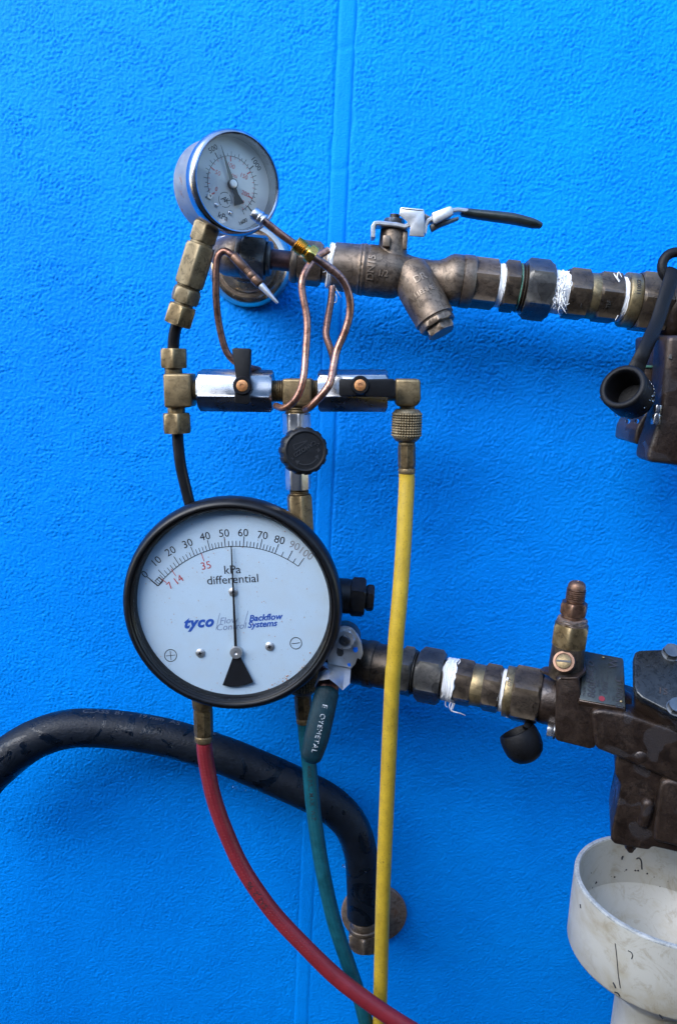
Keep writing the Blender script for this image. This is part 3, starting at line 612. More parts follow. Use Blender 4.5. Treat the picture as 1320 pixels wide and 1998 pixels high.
# main barrel and lower leg
mb = MB(); mb.prism([K(x, y, 26) for x, y in [(1150, 1388), (1170, 1384), (1222, 1392), (1280, 1412), (1460, 1470), (1460, 1600), (1320, 1530), (1250, 1500), (1206, 1480), (1160, 1462)]], EY*.052, .006, 4); mb.build('barrel', M['cast'], t, 50)
leg = [(1205, 1462), (1260, 1478), (1480, 1545), (1480, 1700), (1320, 1664), (1272, 1653), (1265, 1660), (1240, 1656), (1198, 1648), (1190, 1640), (1192, 1620), (1203, 1570), (1210, 1532), (1199, 1512), (1199, 1490)]
mb = MB(); mb.prism([K(x, y, 21) for x, y in leg], EY*.050, .0035, 3); mb.build('lower_leg', M['cast'], t, 50)
mb = MB(); mb.prism([K(x, y, 26) for x, y in [(1290, 1522), (1310, 1522), (1480, 1570), (1480, 1690), (1325, 1655), (1273, 1643), (1277, 1590), (1284, 1540)]], EY*.01, .0030, 3); mb.build('raised_panel', M['cast'], t, 50)
mb = MB(); mb.tube([K(1262, 1566, 22), K(1259, 1585, 22), K(1254, 1604, 21)], [.0036, .0038, .0036], 16, 5, ref=-EY, rend=.9); mb.build('casting_rib', M['cast'], t)
mb = MB(); mb.rev(K(1228, 1640, 14), K(1229, 1664, 14), nut(0, 5, 3.2, .6)+cyl(5, 7, 2.2, .5)+[(7.6, 1.6), (8.2, .6)], n=36, ph=10); mb.build('drain_plug', M['cast'], t)
mb = MB(); mb.ball(K(1249, 1475, 24), .0052, 20, -EY, .6); mb.build('casting_boss', M['cast'], t)
# name plate on a raised pad
NP = [K(1130, 1364, 24), K(1219, 1380, 24), K(1214, 1284, -6), K(1139, 1270, -6)]
pn = (NP[1]-NP[0]).cross(NP[3]-NP[0]).normalized()
if pn.dot(tocam(NP[0])) < 0: pn = -pn
ctr = sum(NP, Vector())/4
mb = MB(); mb.prism([ctr+(p-ctr)*1.06+pn*-.0006 for p in NP], pn*-.010, .0018, 2); mb.build('plate_pad', M['cast'], t)
mb = MB(); mb.prism([p-pn*.0001 for p in NP], pn*-.0009, .00035, 2); npl = mb.build('name_plate', M['plate'], t)
px_ = (NP[1]-NP[0]).normalized(); py_ = pn.cross(px_)
if py_.dot(NP[3]-NP[0]) < 0: py_ = -py_
def npt(cx, cy):
    c = on_plane(cx, cy, NP[0]+pn*.0002, pn)
    return lambda x, y, z: c+py_*x-px_*y+pn*(z)
W_ = (NP[1]-NP[0]).length
mb = MB()
mb.text('860L', .0066, npt(1154, 1343), bold=.012).text('FEBCO', .0056, npt(1151, 1312), bold=.02, shear=.3).text('MODEL', .0020, npt(1139, 1348)).text('SERIAL', .0020, npt(1166, 1332)).text('TYPE', .0018, npt(1170, 1350)).text('6920', .0046, npt(1180, 1342)).text('SIZE', .0018, npt(1196, 1362)).text('DN20 H', .0058, npt(1209, 1354), bold=.008).text('C', .0062, npt(1207, 1326), bold=.01).text('W', .0075, npt(1197, 1294), bold=.01)
mb.text('MWP 1200', .0017, npt(1164, 1310)).text('MWT 60', .0017, npt(1174, 1322)).text('MADE IN', .0015, npt(1184, 1318)).build('plate_lettering', M['ink'], npl)
mb = MB(); e = npt(1173, 1363); mb.add([e(.0019*math.cos(a), .0019*math.sin(a), 0) for a in np.linspace(0, 6.2, 16)], [tuple(range(16))]); mb.build('red_mark', M['red_hose'], npl)
for (x, y) in ((1176, 1282), (1211, 1368)):
    mb = MB(); mb.ball(on_plane(x, y, NP[0]+pn*.0003, pn), .0009, 10, pn, .5); mb.build('rivet', M['band'], npl)
# sloping cover with two bolts
c0_ = K(1240, 1350, 30); cn = (-EY*.62+EZ*.78).normalized()
if cn.dot(tocam(c0_)) < 0: cn = -cn
cov = [(1235, 1282), (1238, 1272), (1248, 1268), (1420, 1262), (1480, 1460), (1320, 1397), (1252, 1362), (1240, 1350), (1236, 1338)]
mb = MB(); mb.prism([on_plane(x, y, c0_, cn) for x, y in cov], cn*-.0062, .0012, 3); cv = mb.build('cover', M['cast_wet'], t)
mb = MB(); mb.prism([on_plane(x+2, y+3, c0_-cn*.0066, cn) for x, y in [(1243, 1282), (1420, 1272), (1490, 1480), (1320, 1404), (1243, 1356)]], cn*-.020, .0015, 2); mb.build('cover_flange', M['cast'], t)
for (x, y) in ((1308, 1276), (1318, 1382)):
    b0 = on_plane(x, y, c0_, cn); mb = MB(); mb.rev(b0, b0+cn, [(0, 5.6), (.7, 5.6)]+[(.8, 4.5, 'h', 4.6), (1.2, 4.5, 'h', 5.2), (4.0, 4.5, 'h', 5.2), (4.6, 4.5, 'h', 4.6)], n=36, ph=15); mb.build('cover_bolt', M['bolt'], cv)
mb = MB(); cy_ = (EZ-cn*EZ.dot(cn)).normalized(); cx_ = cy_.cross(cn); e0_ = on_plane(1292, 1349, c0_+cn*.0001, cn); mb.text('15', .006, lambda x, y, z: e0_+cx_*x+cy_*y+cn*z, ext=.0003); mb.build('cast_mark', M['cast'], cv)
# test cock
t = thing('test_cock', 'small brass test cock with threaded tip and slotted screw above the name plate', 'valve', P(1103, 1308, 100))
A_, B_ = (1101, 1316, 101), (1126, 1133, 101)
mb = MB(); mb.rev(A_, B_, cyl(-4, 12, 46, 2), n=48); mb.v = []; mb.f = []
fl = [K(1052, 1306, 4), K(1060, 1300, 2), K(1142, 1294, 2), K(1143, 1308, 14), K(1126, 1322, 22), K(1092, 1322, 22), K(1078, 1316, 14)]
mb.prism(fl, Vector((0, 0, -.0022)), .0005); mb.build('base_washer', M['cast'], t)
mb = MB(); mb.rev(A_, B_, [(-6, 30), (6, 32.5), (20, 33), (40, 32), (56, 31.5), (60, 31)], n=48); mb.build('body', M['bronze_wet'], t)
mb = MB(); mb.rev(A_, B_, nut(58, 101, 31.5, 5)+cyl(101, 108, 28, 1), n=56, ph=28); mb.build('brass_hex', M['brass'], t)
mb = MB(); mb.rev(A_, B_, tape_rows(100, 113, 28.5, 33), n=48); mb.build('sealant_tape', M['flange_rust'], t, 60)
mb = MB(); mb.rev(A_, B_, cyl(110, 120, 22, 1)+nut(119, 143, 23.5, 4)+cyl(143, 147, 16, 1)+thr(146, 170, 18.5, 6, 2.2)+[(170, 17), (176, 16.5), (180, 14.5), (183, 11), (184, 5), (182, 4)], n=56, ph=24); mb.build('threaded_tip', M['red_brass'], t)
sc = P(1099, 1291, 112)
nn = (tocam(sc)+Vector((-.12, 0, .25))).normalized()
mb = MB(); mb.rev(sc-nn*.004, sc+nn, [(0, 6.6), (4, 6.8), (5, 6.4), (5.2, 5.0), (4.6, 4.8), (4.6, 1)], n=40, ref=Vector((0, 0, 1))); mb.build('screw_collar', M['red_brass'], t)
mb = MB(); mb.rev(sc, sc+nn, [(0, 4.7), (1.2, 4.6), (1.5, 4.2)], n=36, ref=Vector((0, 0, 1))); ss = mb.build('slotted_screw', M['brass'], t)
sx_ = (Vector((1, 0, -.12))-nn*Vector((1, 0, -.12)).dot(nn)).normalized(); sy_ = nn.cross(sx_)
mb = MB(); mb.box(sc+nn*.0015, sx_*.0042, sy_*.0006, nn*.0003); mb.build('slot', M['ink'], ss)
# lower rubber cap
t = thing('rubber_cap', 'wet black rubber cap turned downward below the lower connector', 'cap', P(1022, 1455, 95))
o1 = P(1008, 1428, 98); ax1 = (P(1036, 1490, 104)-o1).normalized()
mb = MB(); mb.rev(o1, o1+ax1, [(6, 2), (6, 9.5), (0, 10.2), (-.8, 10.8), (-.5, 11.8), (2, 12.6), (7, 12.9), (12, 12.3), (16, 10.4), (18.8, 7.2), (20, 4), (20.4, 1)], n=56, ref=Vector((0, 0, 1))); mb.build('cup', M['cap_rubber'], t, 50)
mb = MB(); mb.tube([P(1028, 1424, 100), P(1032, 1412, 96), P(1034, 1400, 82), P(1040, 1390, 66)], [.004, .0034, .003, .003], 12, 5, flat=.5, ref=Vector((0, -1, 0))); mb.build('strap', M['cap_rubber'], t)
mb = MB(); g = random.Random(12)
for k in range(30):
    th = g.uniform(-1.2, 1.2); tt = g.uniform(2, 17); rr = 12.7 if tt < 11 else 12.5-(tt-11)*.62
    u = (tocam(o1)-ax1*tocam(o1).dot(ax1)).normalized(); w_ = ax1.cross(u); nn = u*math.cos(th)+w_*math.sin(th)
    mb.ball(o1+ax1*(tt*.001)+nn*(rr*.001), g.choice((.0003, .0004, .0006)), 8, nn, .5)
dr = mb.build('water_drops', M['water'], t, 80); dr['kind'] = 'stuff'
# ------------------------------------------------------------------ tundish
FX, FD, FZ, FR, FH = TUND
t = thing('tundish', 'white plastic tundish cup under the backflow preventer', 'drain cup', Vector((FX, -FD, FZ-FH-.05)))
tc = Vector((FX, -FD, FZ)); dn = Vector((0, 0, -1)); hmm = FH*1000; rm = FR*1000
prof = [(0, rm-3.4), (-.4, rm-2.6), (-.4, rm-.6), (.2, rm), (hmm*.5, rm+.2), (hmm-2, rm), (hmm, rm-1.0), (hmm+1, rm-3), (hmm+30, rm-35), (hmm+32, rm-36), (hmm+75, rm-36), (hmm+75, rm-39), (hmm+32, rm-39), (hmm+24, rm-33), (hmm-10, rm-4.4), (hmm-12, rm-3.4)]
MB().rev(tc, tc+dn, prof, n=128, ref=Vector((0, -1, 0)), cap=False).rev(tc, tc+dn, [(hmm-12, rm-3.4), (0, rm-3.4)], n=128, ref=Vector((0, -1, 0)), cap=False).build('cup', M['pvc'], t, 40)
MB().rev(tc, tc+dn, [(.3, rm-3.3), (-.9, rm-2.9), (-1.1, rm-1.6), (-.9, rm-.35), (.35, rm+.12)], n=128, ref=Vector((0, -1, 0)), cap=False).build('rim', M['rim_dirt'], t, 60)
def cup_pt(px, py, inner=False):
    r = ray(px, py).normalized(); rad = FR-.0034 if inner else FR+.0002
    ox, oy = CAM.x-FX, CAM.y+FD; a = r.x**2+r.y**2; b = 2*(ox*r.x+oy*r.y); c = ox*ox+oy*oy-rad*rad; dsc = max(0, b*b-4*a*c)
    tt = (-b+(math.sqrt(dsc) if inner else -math.sqrt(dsc)))/(2*a); return CAM+r*tt
deb = [([(1241, 1676), (1243, 1674), (1247, 1675), (1250, 1681), (1251, 1696)], 1), ([(1211, 1675), (1214, 1670), (1212, 1677)], 1), ([(1219, 1698), (1222, 1696)], 1), ([(1160, 1724), (1163, 1721)], 1), ([(1224, 1855), (1230, 1858), (1233, 1864), (1231, 1871)], 0), ([(1199, 1841), (1202, 1865), (1205, 1900), (1209, 1928)], 0), ([(1195, 1917), (1198, 1923), (1200, 1928)], 0), ([(1198, 1936), (1204, 1938), (1208, 1944)], 0), ([(1131, 1764), (1132, 1772)], 0), ([(1276, 1764), (1274, 1770), (1278, 1772)], 1), ([(1285, 1980), (1292, 1988)], 0)]
mb = MB()
for pts, inn in deb: mb.tube([cup_pt(x, y, bool(inn)) for x, y in pts], .0005 if len(pts) != 4 or inn else .00032, 6, 4)
for k in range(40):
    x, y = random.uniform(1140, 1318), random.uniform(1690, 1830)
    p = cup_pt(x, y, True)
    if FZ-FH+.012 < p.z < FZ-.004 and p.y < 0: mb.ball(p, random.choice((.0003, .0004, .0007)), 6)
dbo = mb.build('leaf_bits', M['ink'], None, 60); tag(dbo, 'tiny dark twigs and dirt bits stuck to the white tundish', 'debris', kind='stuff')
# ------------------------------------------------------------------ thick black hose and its wall elbow
t = thing('drain_hose', 'thick wet black rubber hose arching across the wall', 'hose', P(500, 1505, 40))
hpx = [(-90, 1590, 62), (-40, 1528, 58), (0, 1490, 54), (70, 1442, 50), (160, 1420, 46), (300, 1434, 44), (420, 1468, 43), (510, 1504, 42), (590, 1540, 42), (645, 1570, 42), (684, 1610, 42), (702, 1660, 42), (707, 1720, 42), (708, 1786, 42)]
hpt = [P(*p) for p in hpx]; mb = MB()
hr = [.0175, .0165, .0155, .0142, .0138, .0136, .0135, .0138, .0138, .0136, .013, .0125, .0122, .0122]
mb.tube(hpt, hr, 40, 10)
g = np.random.default_rng(5)
mb.build('hose_body', M['foam'], t, 70)
mb = MB(); pw = wrap_on(hpt, .0138, 0, 0)
cum = [0]
_cs, _ = spline(hpt, [1]*len(hpt), 8)
tot = sum((_cs[i+1]-_cs[i]).length for i in range(len(_cs)-1))
mb.text('CLASS  B1  -  19 mm  AS', .0065, wrap_on(hpt, .01385, tot*.37, 1.0), bold=.006); mb.text('R & F', .006, wrap_on(hpt, .01385, tot*.50, .95), bold=.004); mb.build('worn_print', M['grey_print'], t)
mb = MB(); g = random.Random(31)
for (x, y) in ((245, 1470), (455, 1536), (462, 1538), (477, 1541), (668, 1655), (670, 1690), (520, 1560)): mb.ball(P(x, y, 41), .0013, 10, Vector((0, 0, -1)), 1.2)
for k in range(70):
    s_ = g.uniform(.2, .95)*tot; ph = g.uniform(-1.1, 1.1); mb.ball(wrap_on(hpt, .0137 if s_ < tot*.7 else .0126, s_, ph)(0, 0, 0), g.choice((.00025, .0004, .0006)), 8)
dr = mb.build('water_drops', M['water'], t, 80); dr['kind'] = 'stuff'
t = thing('wall_elbow', 'rust stained elbow and round flange where the black hose meets the wall', 'pipe fitting', P(728, 1779, 0))
fc = P(729, 1779, 0)
MB().rev(fc, fc+NW, [(0, 24), (0, 26.5), (1.5, 26.8), (3, 26), (4.5, 20), (6, 14), (6, 10)], n=72, ref=Vector((0, 0, 1))).build('flange', M['flange_rust'], t, 40)
ez = Vector((.0005, 0, 1)); ec = fc+NW*.042; top_ = P(708, 1790, 42)
mb = MB(); cc_ = Vector((ec.x*.3+top_.x*.7, ec.y, ec.z))
mb.tube([fc, fc+NW*.02, fc+NW*.034+Vector((-.001, 0, .0005)), cc_+Vector((0, .002, .004)), cc_+Vector((0, 0, .010)), top_], [.0088, .0088, .009, .009, .0088, .0086], 28, 6); mb.build('elbow', M['bronze'], t, 60)
mb = MB(); mb.rev((711, 1843, 42), (709, 1780, 42), nut(0, 30, 29, 3)+cyl(30, 38, 28, 2)+cyl(38, 50, 25, 1), n=56, ph=26); mb.build('hex_nut', M['bronze'], t)
# ------------------------------------------------------------------ service hoses
def hose(name, label, pts, rad, mt, fer, knurl=None, txt=None, twist=0):
    t = thing(name, label, 'hose', P(*pts[0])); w3 = [P(*p) for p in pts]
    mb = MB(); mb.tube(w3, rad, 26, 10)
    mb.build('hose_body', mt, t, 70)
    mb = MB(); A, B, hw = fer; L = math.hypot(B[0]-A[0], B[1]-A[1])
    mb.rev(A, B, cyl(0, L*.12, hw*.95, 1)+[(L*.12, hw*.93, 'o', hw), (L*.2, hw*.93, 'o', hw*1.04), (L*.72, hw*.93, 'o', hw*1.04), (L*.8, hw*.90, 'o', hw)]+cyl(L*.82, L, hw*.97, 1.5), n=64, ph=20)
    mb.build('crimp_ferrule', M['brass'], t)
    if knurl:
        A, B, hw = knurl; L = math.hypot(B[0]-A[0], B[1]-A[1]); mb = MB()
        kn = lambda th, tt, r: r+1.9*max(-1, min(1, 2.2*math.sin(th*17+tt*.62)*math.sin(th*17-tt*.62)))
        rows = [(0, hw*.55), (1, hw*.80), (4, hw*.9), (7, hw*.97)]+[(7+(L-18)*i/30, hw, kn) for i in range(31)]+[(L-10, hw*.97), (L-6, hw*.88), (L-1, hw*.72), (L, hw*.5)]
        mb.rev(A, B, rows, n=170); mb.build('knurled_coupling', M['brass_dull'], t, 60)
    return t, w3
rp = [(398, 1440, 88), (400, 1470, 88), (406, 1508, 88), (418, 1560, 89), (438, 1617, 90), (468, 1684, 92), (503, 1740, 95), (541, 1790, 98), (594, 1846, 102), (650, 1901, 106), (700, 1941, 110), (755, 1980, 113), (820, 2020, 116), (900, 2062, 118)]
t, w3 = hose('red_hose', 'red braided hose curving from the bottom of the big gauge', rp, [.0053]*9+[.0055]*5, M['red_hose'], ((396, 1376, 88), (398, 1446, 88), 18.5))
cum = 0; _cs, _ = spline(w3, [1]*len(w3), 8)
def arclen(cs, px, py):
    best, bl, a = 1e9, 0, 0
    for i in range(len(cs)-1):
        q = cs[i]-CAM; z = q.dot(FW); x, y = 660+F*q.dot(RT)/z, 999-F*q.dot(UP)/z
        e = math.hypot(x-px, y-py)
        if e < best: best, bl = e, a
        a += (cs[i+1]-cs[i]).length
    return bl
mb = MB(); mb.text('SAE J2196', .0052, wrap_on(w3, .00545, arclen(_cs, 500, 1738), -.35, flip=-1), bold=.004); mb.build('printed_text', M['ink'], t)
# fine diagonal braid telegraphing through the rubber: shallow herringbone ridges
def braid(w3, rr, mt, t, s0, s1, phis, step=.0021, ht=.00012):
    mb = MB(); s_ = s0; k = 0
    while s_ < s1:
        for ph in phis:
            pl = wrap_on(w3, rr, s_, ph); hw_ = .0009
            a = [pl(-.0007, -hw_, -.0001), pl(.0, -hw_, -.0001), pl(.0012, hw_, -.0001), pl(.0005, hw_, -.0001)]
            b = [pl(-.0005, -hw_*.9, ht), pl(-.0002, -hw_*.9, ht), pl(.0010, hw_*.9, ht), pl(.0007, hw_*.9, ht)]
            mb.add(a+b, [(4, 5, 6, 7), (0, 1, 5, 4), (1, 2, 6, 5), (2, 3, 7, 6), (3, 0, 4, 7)])
        s_ += step; k += 1
    o = mb.build('braid_ridges', mt, t, 80); o['kind'] = 'stuff'
_l = arclen(_cs, 790, 2000)
braid(w3, .0053, M['red_hose'], t, .004, _l, (-.75, -.3, .15, .6), .0024)
gp_ = [(594, 1404, 72), (598, 1450, 72), (603, 1491, 72), (611, 1578, 74), (627, 1687, 77), (651, 1796, 80), (680, 1884, 82), (702, 1950, 84), (716, 2005, 86), (735, 2070, 88)]
t, w3 = hose('green_hose', 'teal green hose hanging behind the dipped handle', gp_, .0052, M['green_hose'], ((590, 1350, 72), (594, 1410, 72), 16.5), ((590, 1272, 72), (590, 1352, 72), 30))
_cs, _ = spline(w3, [1]*len(w3), 8)
mb = MB(); mb.text('4000 P.S.I. MAX  W.P.', .0045, wrap_on(w3, .00532, arclen(_cs, 609, 1545), -.1), bold=.004); mb.build('printed_text', M['ink'], t)
braid(w3, .0052, M['green_hose'], t, .07, arclen(_cs, 715, 2000), (-.5, 0, .5), .0026)
yp = [(792, 915, 88), (793, 940, 88), (790, 1000, 91), (785, 1090, 95), (779, 1170, 99), (773, 1235, 101), (769, 1290, 101), (765, 1330, 101), (757, 1500, 98), (748, 1710, 92), (743, 1880, 88), (740, 2010, 86), (738, 2080, 85)]
t, w3 = hose('yellow_hose', 'grubby yellow hose hanging from the brass elbow', yp, .0050, M['yellow_hose'], ((793, 862, 88), (793, 924, 88), 17), ((794, 798, 88), (792, 862, 88), 28))
# ------------------------------------------------------------------ manifold
def hexbody(mb, A, B, a, ph, ch=6):
    L = math.hypot(B[0]-A[0], B[1]-A[1]); return mb.rev(A, B, nut(0, L, a, ch), n=72, ph=ph)
MD = 82
t = thing('brass_tee', 'brass tee with compression nuts at the left end of the manifold', 'pipe fitting', P(345, 762, MD))
def block(mb, pts, d0, d1, bev): return mb.prism([P(*p, d0) for p in pts], Vector((0, (d0-d1)/1000, 0)), bev, 3)
mb = MB(); block(mb, [(317, 729), (372, 729), (373, 795), (320, 796)], MD+9, MD-9, .0016)
mb.rev((344, 796, MD), (339, 729, MD), cyl(-14, 4, 17, 1)+cyl(62, 84, 17, 1), n=40); mb.rev((340, 762, MD), (392, 762, MD), thr(30, 56, 20.5, 6, 1.8), n=48); mb.build('tee_body', M['brass'], t)
mb = MB(); hexbody(mb, (340, 718, MD), (339, 680, MD), 24, 26, 4); mb.build('compression_nut', M['brass'], t)
mb = MB(); hexbody(mb, (344, 806, MD), (346, 845, MD), 25, 26, 4); mb.build('compression_nut', M['brass'], t)
def ball_valve(label, x0, x1, y0, y1, handle):
    t = thing('mini_ball_valve', label, 'valve', P((x0+x1)/2, (y0+y1)/2, MD), 'mini ball valves on the manifold')
    mb = MB(); hexbody(mb, (x0, y0, MD), (x1, y1, MD), 36.5, -14, 4); mb.build('hex_body', M['plated'], t); return t
def handle(t, pts, boss, d, th=.006):
    mb = MB(); block(mb, pts, d, d-th*1000, .0012); ho = mb.build('lever', M['black'], t)
    bc_ = P(*boss, d-5); mb = MB(); mb.rev(bc_, bc_+NW, [(-8, 4.2), (3, 5.6), (5.4, 5.6), (6.2, 5.0), (6.2, 3.6), (5.2, 3.4)], n=40, ref=Vector((0, 0, 1))); mb.build('boss', M['black'], ho)
    mb = MB(); mb.rev(bc_+NW*.0048, bc_+NW, [(0, 3.5), (1.6, 3.4), (2.1, 2.6), (2.3, 1.2), (2.0, 1.0), (2.0, .2)], n=24, ref=Vector((0, 0, 1))); sc_ = mb.build('screw', M['rust'], ho)
    return ho
t = ball_valve('small plated hex ball valve with its black lever turned upright', 389, 533, 761, 763, 1)
handle(t, [(452, 681), (456, 679), (487, 680), (489, 684), (487, 738), (490, 748), (490, 760), (486, 768), (488, 786), (482, 790), (460, 788), (456, 784), (458, 766), (454, 756), (454, 746), (460, 738)], (475, 752), MD+22)
mb = MB(); mb.rev(P(475, 752, MD+10), P(475, 752, MD+22), [(0, 3), (8, 3)], n=24); mb.build('spindle', M['steel'], t)
t2 = thing('brass_tee', 'brass tee at the middle of the manifold above the black knob', 'pipe fitting', P(579, 765, MD))
mb = MB(); block(mb, [(550, 739), (608, 739), (608, 793), (551, 793)], MD+10, MD-9, .0016)
mb.rev((520, 763, MD), (640, 763, MD), thr(6, 32, 21.5, 6, 1.8)+thr(86, 116, 21.5, 7, 1.8), n=48); mb.rev((579, 788, MD), (579, 812, MD), thr(0, 22, 24, 4, 1.6), n=48); mb.build('tee_body', M['brass'], t2)
t = ball_valve('small plated hex ball valve with its black lever lying sideways', 621, 755, 762, 762, 2)
handle(t, [(661, 742), (664, 739), (688, 740), (694, 735), (708, 735), (716, 740), (766, 739), (771, 743), (771, 771), (767, 775), (720, 774), (708, 770), (694, 772), (664, 774), (661, 770)], (702, 751), MD+22)
mb = MB(); mb.rev(P(702, 751, MD+10), P(702, 751, MD+22), [(0, 3), (8, 3)], n=24); mb.build('spindle', M['steel'], t)
t = thing('brass_elbow', 'square brass elbow at the right end of the manifold', 'pipe fitting', P(796, 766, MD))
mb = MB(); block(mb, [(771, 739), (820, 740), (821, 782), (813, 793), (772, 793)], MD+10, MD-9, .0018)
mb.rev((750, 764, MD), (780, 764, MD), cyl(0, 30, 18, 1), n=40); mb.rev((794, 788, MD), (794, 806, MD), cyl(0, 20, 15, 1), n=40); mb.build('elbow_body', M['brass'], t)
# needle valve
t = thing('needle_valve', 'chromed needle valve with round ribbed black knob', 'valve', P(580, 880, MD))
mb = MB(); mb.rev((578, 806, MD), (582, 954, MD), [(0, 24, 'h', 25), (1, 24, 'h', 27.5), (40, 24, 'h', 27.5)]+[(41, 22), (104, 22)]+[(105, 23.5, 'o', 25), (106, 23.5, 'o', 26), (146, 23.5, 'o', 26), (148, 23, 'o', 24)], n=56, ph=12); mb.build('chrome_body', M['chrome_bright'], t)
kc = P(596, 880, MD+30); kn = (Vector((.22, -1, .12))).normalized()
mb = MB(); rib = lambda th, tt, r: r-(.55 if math.cos(th*14) > .35 else 0)
mb.rev(kc-kn*.022, kc+kn, [(0, 7), (8, 7), (8.5, 12), (9, 13.9, rib), (10, 14.6, rib), (17, 14.4, rib), (19, 13.8, rib), (20, 12.8), (20.6, 11.8), (20.4, 11.2), (19.9, 10.9), (19.9, 1)], n=168, ref=Vector((0, 0, 1))); kb = mb.build('knob', M['knob'], t, 30)
ku = (Vector((0, 0, 1))-kn*kn.z).normalized(); kr = ku.cross(kn); kf = kc-kn*.0020
if kr.x < 0: kr = -kr
ca, sa = math.cos(R_(36)), math.sin(R_(36))
def kplace(cx, cy, a):
    ca, sa = math.cos(R_(a)), math.sin(R_(a))
    return lambda x, y, z: kf+kr*(cx+x*ca-y*sa)+ku*(cy+x*sa+y*ca)+kn*z
mb = MB(); mb.text('CAMOZZI', .0034, kplace(-.0002, .0014, 214), ext=.0004, bold=.02).text('+', .0045, kplace(.0080, .0006, 0), ext=.0003, bold=.03).text('\u0394', .003, kplace(.0076, .0042, -50), ext=.0003)
mb.text('-', .0045, kplace(-.0072, -.0045, -40), ext=.0003, bold=.03)
pf = kplace(0, 0, 0)
for k in range(18):
    a0, a1 = R_(-115+k*4.6), R_(-115+(k+1)*4.6); q = [pf(r_*math.cos(a), r_*math.sin(a), .0004) for r_, a in ((.0078, a0), (.0085, a0), (.0085, a1), (.0078, a1))]; mb.add(q, [(0, 1, 2, 3)])
for ang, sg in ((-118, -1), (-30, 1)):
    a = R_(ang); b = R_(ang+sg*17); mb.add([pf(.0066*math.cos(a), .0066*math.sin(a), .0004), pf(.0098*math.cos(a), .0098*math.sin(a), .0004), pf(.0081*math.cos(b), .0081*math.sin(b), .0004)], [(0, 1, 2)])
tri = [(-.0074, .0034), (.0012, .0062), (-.0062, .0004)]
for i in range(3):
    a, b = tri[i], tri[(i+1) % 3]; dx, dy = b[0]-a[0], b[1]-a[1]; l_ = math.hypot(dx, dy); nx_, ny_ = -dy/l_*.00025, dx/l_*.00025
    mb.add([pf(a[0]+nx_, a[1]+ny_, .0004), pf(a[0]-nx_, a[1]-ny_, .0004), pf(b[0]-nx_, b[1]-ny_, .0004), pf(b[0]+nx_, b[1]+ny_, .0004)], [(0, 1, 2, 3)])
mb.build('moulded_marks', M['mould'], kb)
t = thing('brass_nipple', 'tall brown brass hex nipple between the chrome valve and the big gauge', 'pipe fitting', P(585, 1000, MD))
mb = MB(); mb.rev((583, 953, MD), (590, 1080, MD), thr(0, 12, 19, 3, 1.5)+nut(12, 110, 22, 5)+cyl(110, 126, 17, 1), n=56, ph=20); mb.build('hex_body', M['brass'], t)
# ------------------------------------------------------------------ black nylon tubes
for nm, lb, pts in (('nylon_tube', 'short black nylon tube between the small gauge and the left tee', [(347, 628, 88), (342, 645, 86), (339, 664, 84), (338, 690, MD)]), ('nylon_tube', 'long black nylon tube from the left tee down behind the big gauge', [(346, 838, MD), (348, 870, MD), (353, 910, MD), (362, 950, MD-1), (372, 990, MD-2), (386, 1040, MD-6)])):
    mb = MB(); mb.tube([P(*p) for p in pts], .0036, 20, 8); o = mb.build(nm, M['tube_black'], None, 70); tag(o, lb, 'tube')
# ------------------------------------------------------------------ brass adapter under the small gauge
t = thing('brass_adapter', 'stack of spotted brass hex adapters under the small gauge', 'pipe fitting', P(375, 540, 92))
A_, B_ = (405, 436, 92), (346, 634, 88); LL = math.hypot(59, 198)
mb = MB(); mb.rev(A_, B_, nut(0, 37, 24, 4)+cyl(37, 44, 22.5, 1), n=64, ph=34); mb.build('gauge_nut', M['brass_dull'], t)
mb = MB(); mb.rev(A_, B_, nut(43, 125, 27, 6)+thr(125, 134, 24, 2, 2), n=64, ph=34); mb.build('long_hex', M['brass_dull'], t)
mb = MB(); mb.rev(A_, B_, nut(132, 160, 25, 6)+cyl(160, 168, 19, 1), n=64, ph=20); mb.build('lock_nut', M['brass_dull'], t)
mb = MB(); mb.rev(A_, B_, nut(166, 206, 26, 4), n=64, ph=30); mb.build('compression_nut', M['brass'], t)
# ------------------------------------------------------------------ small pressure gauge
gc = P(465, 356, 100); vw = tocam(gc); rI = (RT-vw*RT.dot(vw)).normalized(); uI = rI.cross(vw)
if uI.dot(UP) < 0: uI = -uI
gn = (vw*math.cos(R_(30))+(rI*math.cos(R_(14))+uI*math.sin(R_(14)))*math.sin(R_(30))).normalized()
gd = (on_plane(457-33, 354+94, gc, gn)-gc).normalized(); gu = -gd; gr = gu.cross(gn)
if gr.dot(RT) < 0: gr = -gr
t = thing('pressure_gauge', 'small round steel pressure gauge facing right with a grey white dial', 'gauge', gc-gn*.02)
RB = 31.5*1.0
mb = MB(); mb.rev(gc-gn*.030, gc+gn, [(0, 20), (0, 25), (1.5, 27.2), (18, 27.6), (20, 27.8)], n=96, ref=gu); mb.build('case', M['case_steel'], t)
mb = MB(); mb.rev(gc-gn*.026, gc+gn, [(16.5, 27.8), (17, 28.5), (19, 29.0), (22, 29.2), (24.2, 28.8), (25.6, 27.8), (26, 26.8), (25.6, 26.1), (24, 25.7), (15, 25.5), (15, 20)], n=112, ref=gu, cap=False); mb.build('bezel', M['bezel'], t)
dz = -.0085
mb = MB(); mb.rev(gc+gn*(dz-.001), gc+gn, [(0, 5), (0, 25.5), (.9, 25.5), (1.0, 25.2)], n=80, ref=gu); mb.build('dial', M['dial2'], t)
mb = MB(); mb.rev(gc-gn*.0016, gc+gn, [(0, 5), (0, 25.6), (1.0, 25.6), (1.0, 5)], n=80, ref=gu); mb.build('glass', M['glass'], t)
TW = R_(10)
def G(r, a, z=0.0):
    r *= .94; a = a-TW
    return gc+gn*(dz+.0002+z)+(gr*math.sin(a)+gu*math.cos(a))*r
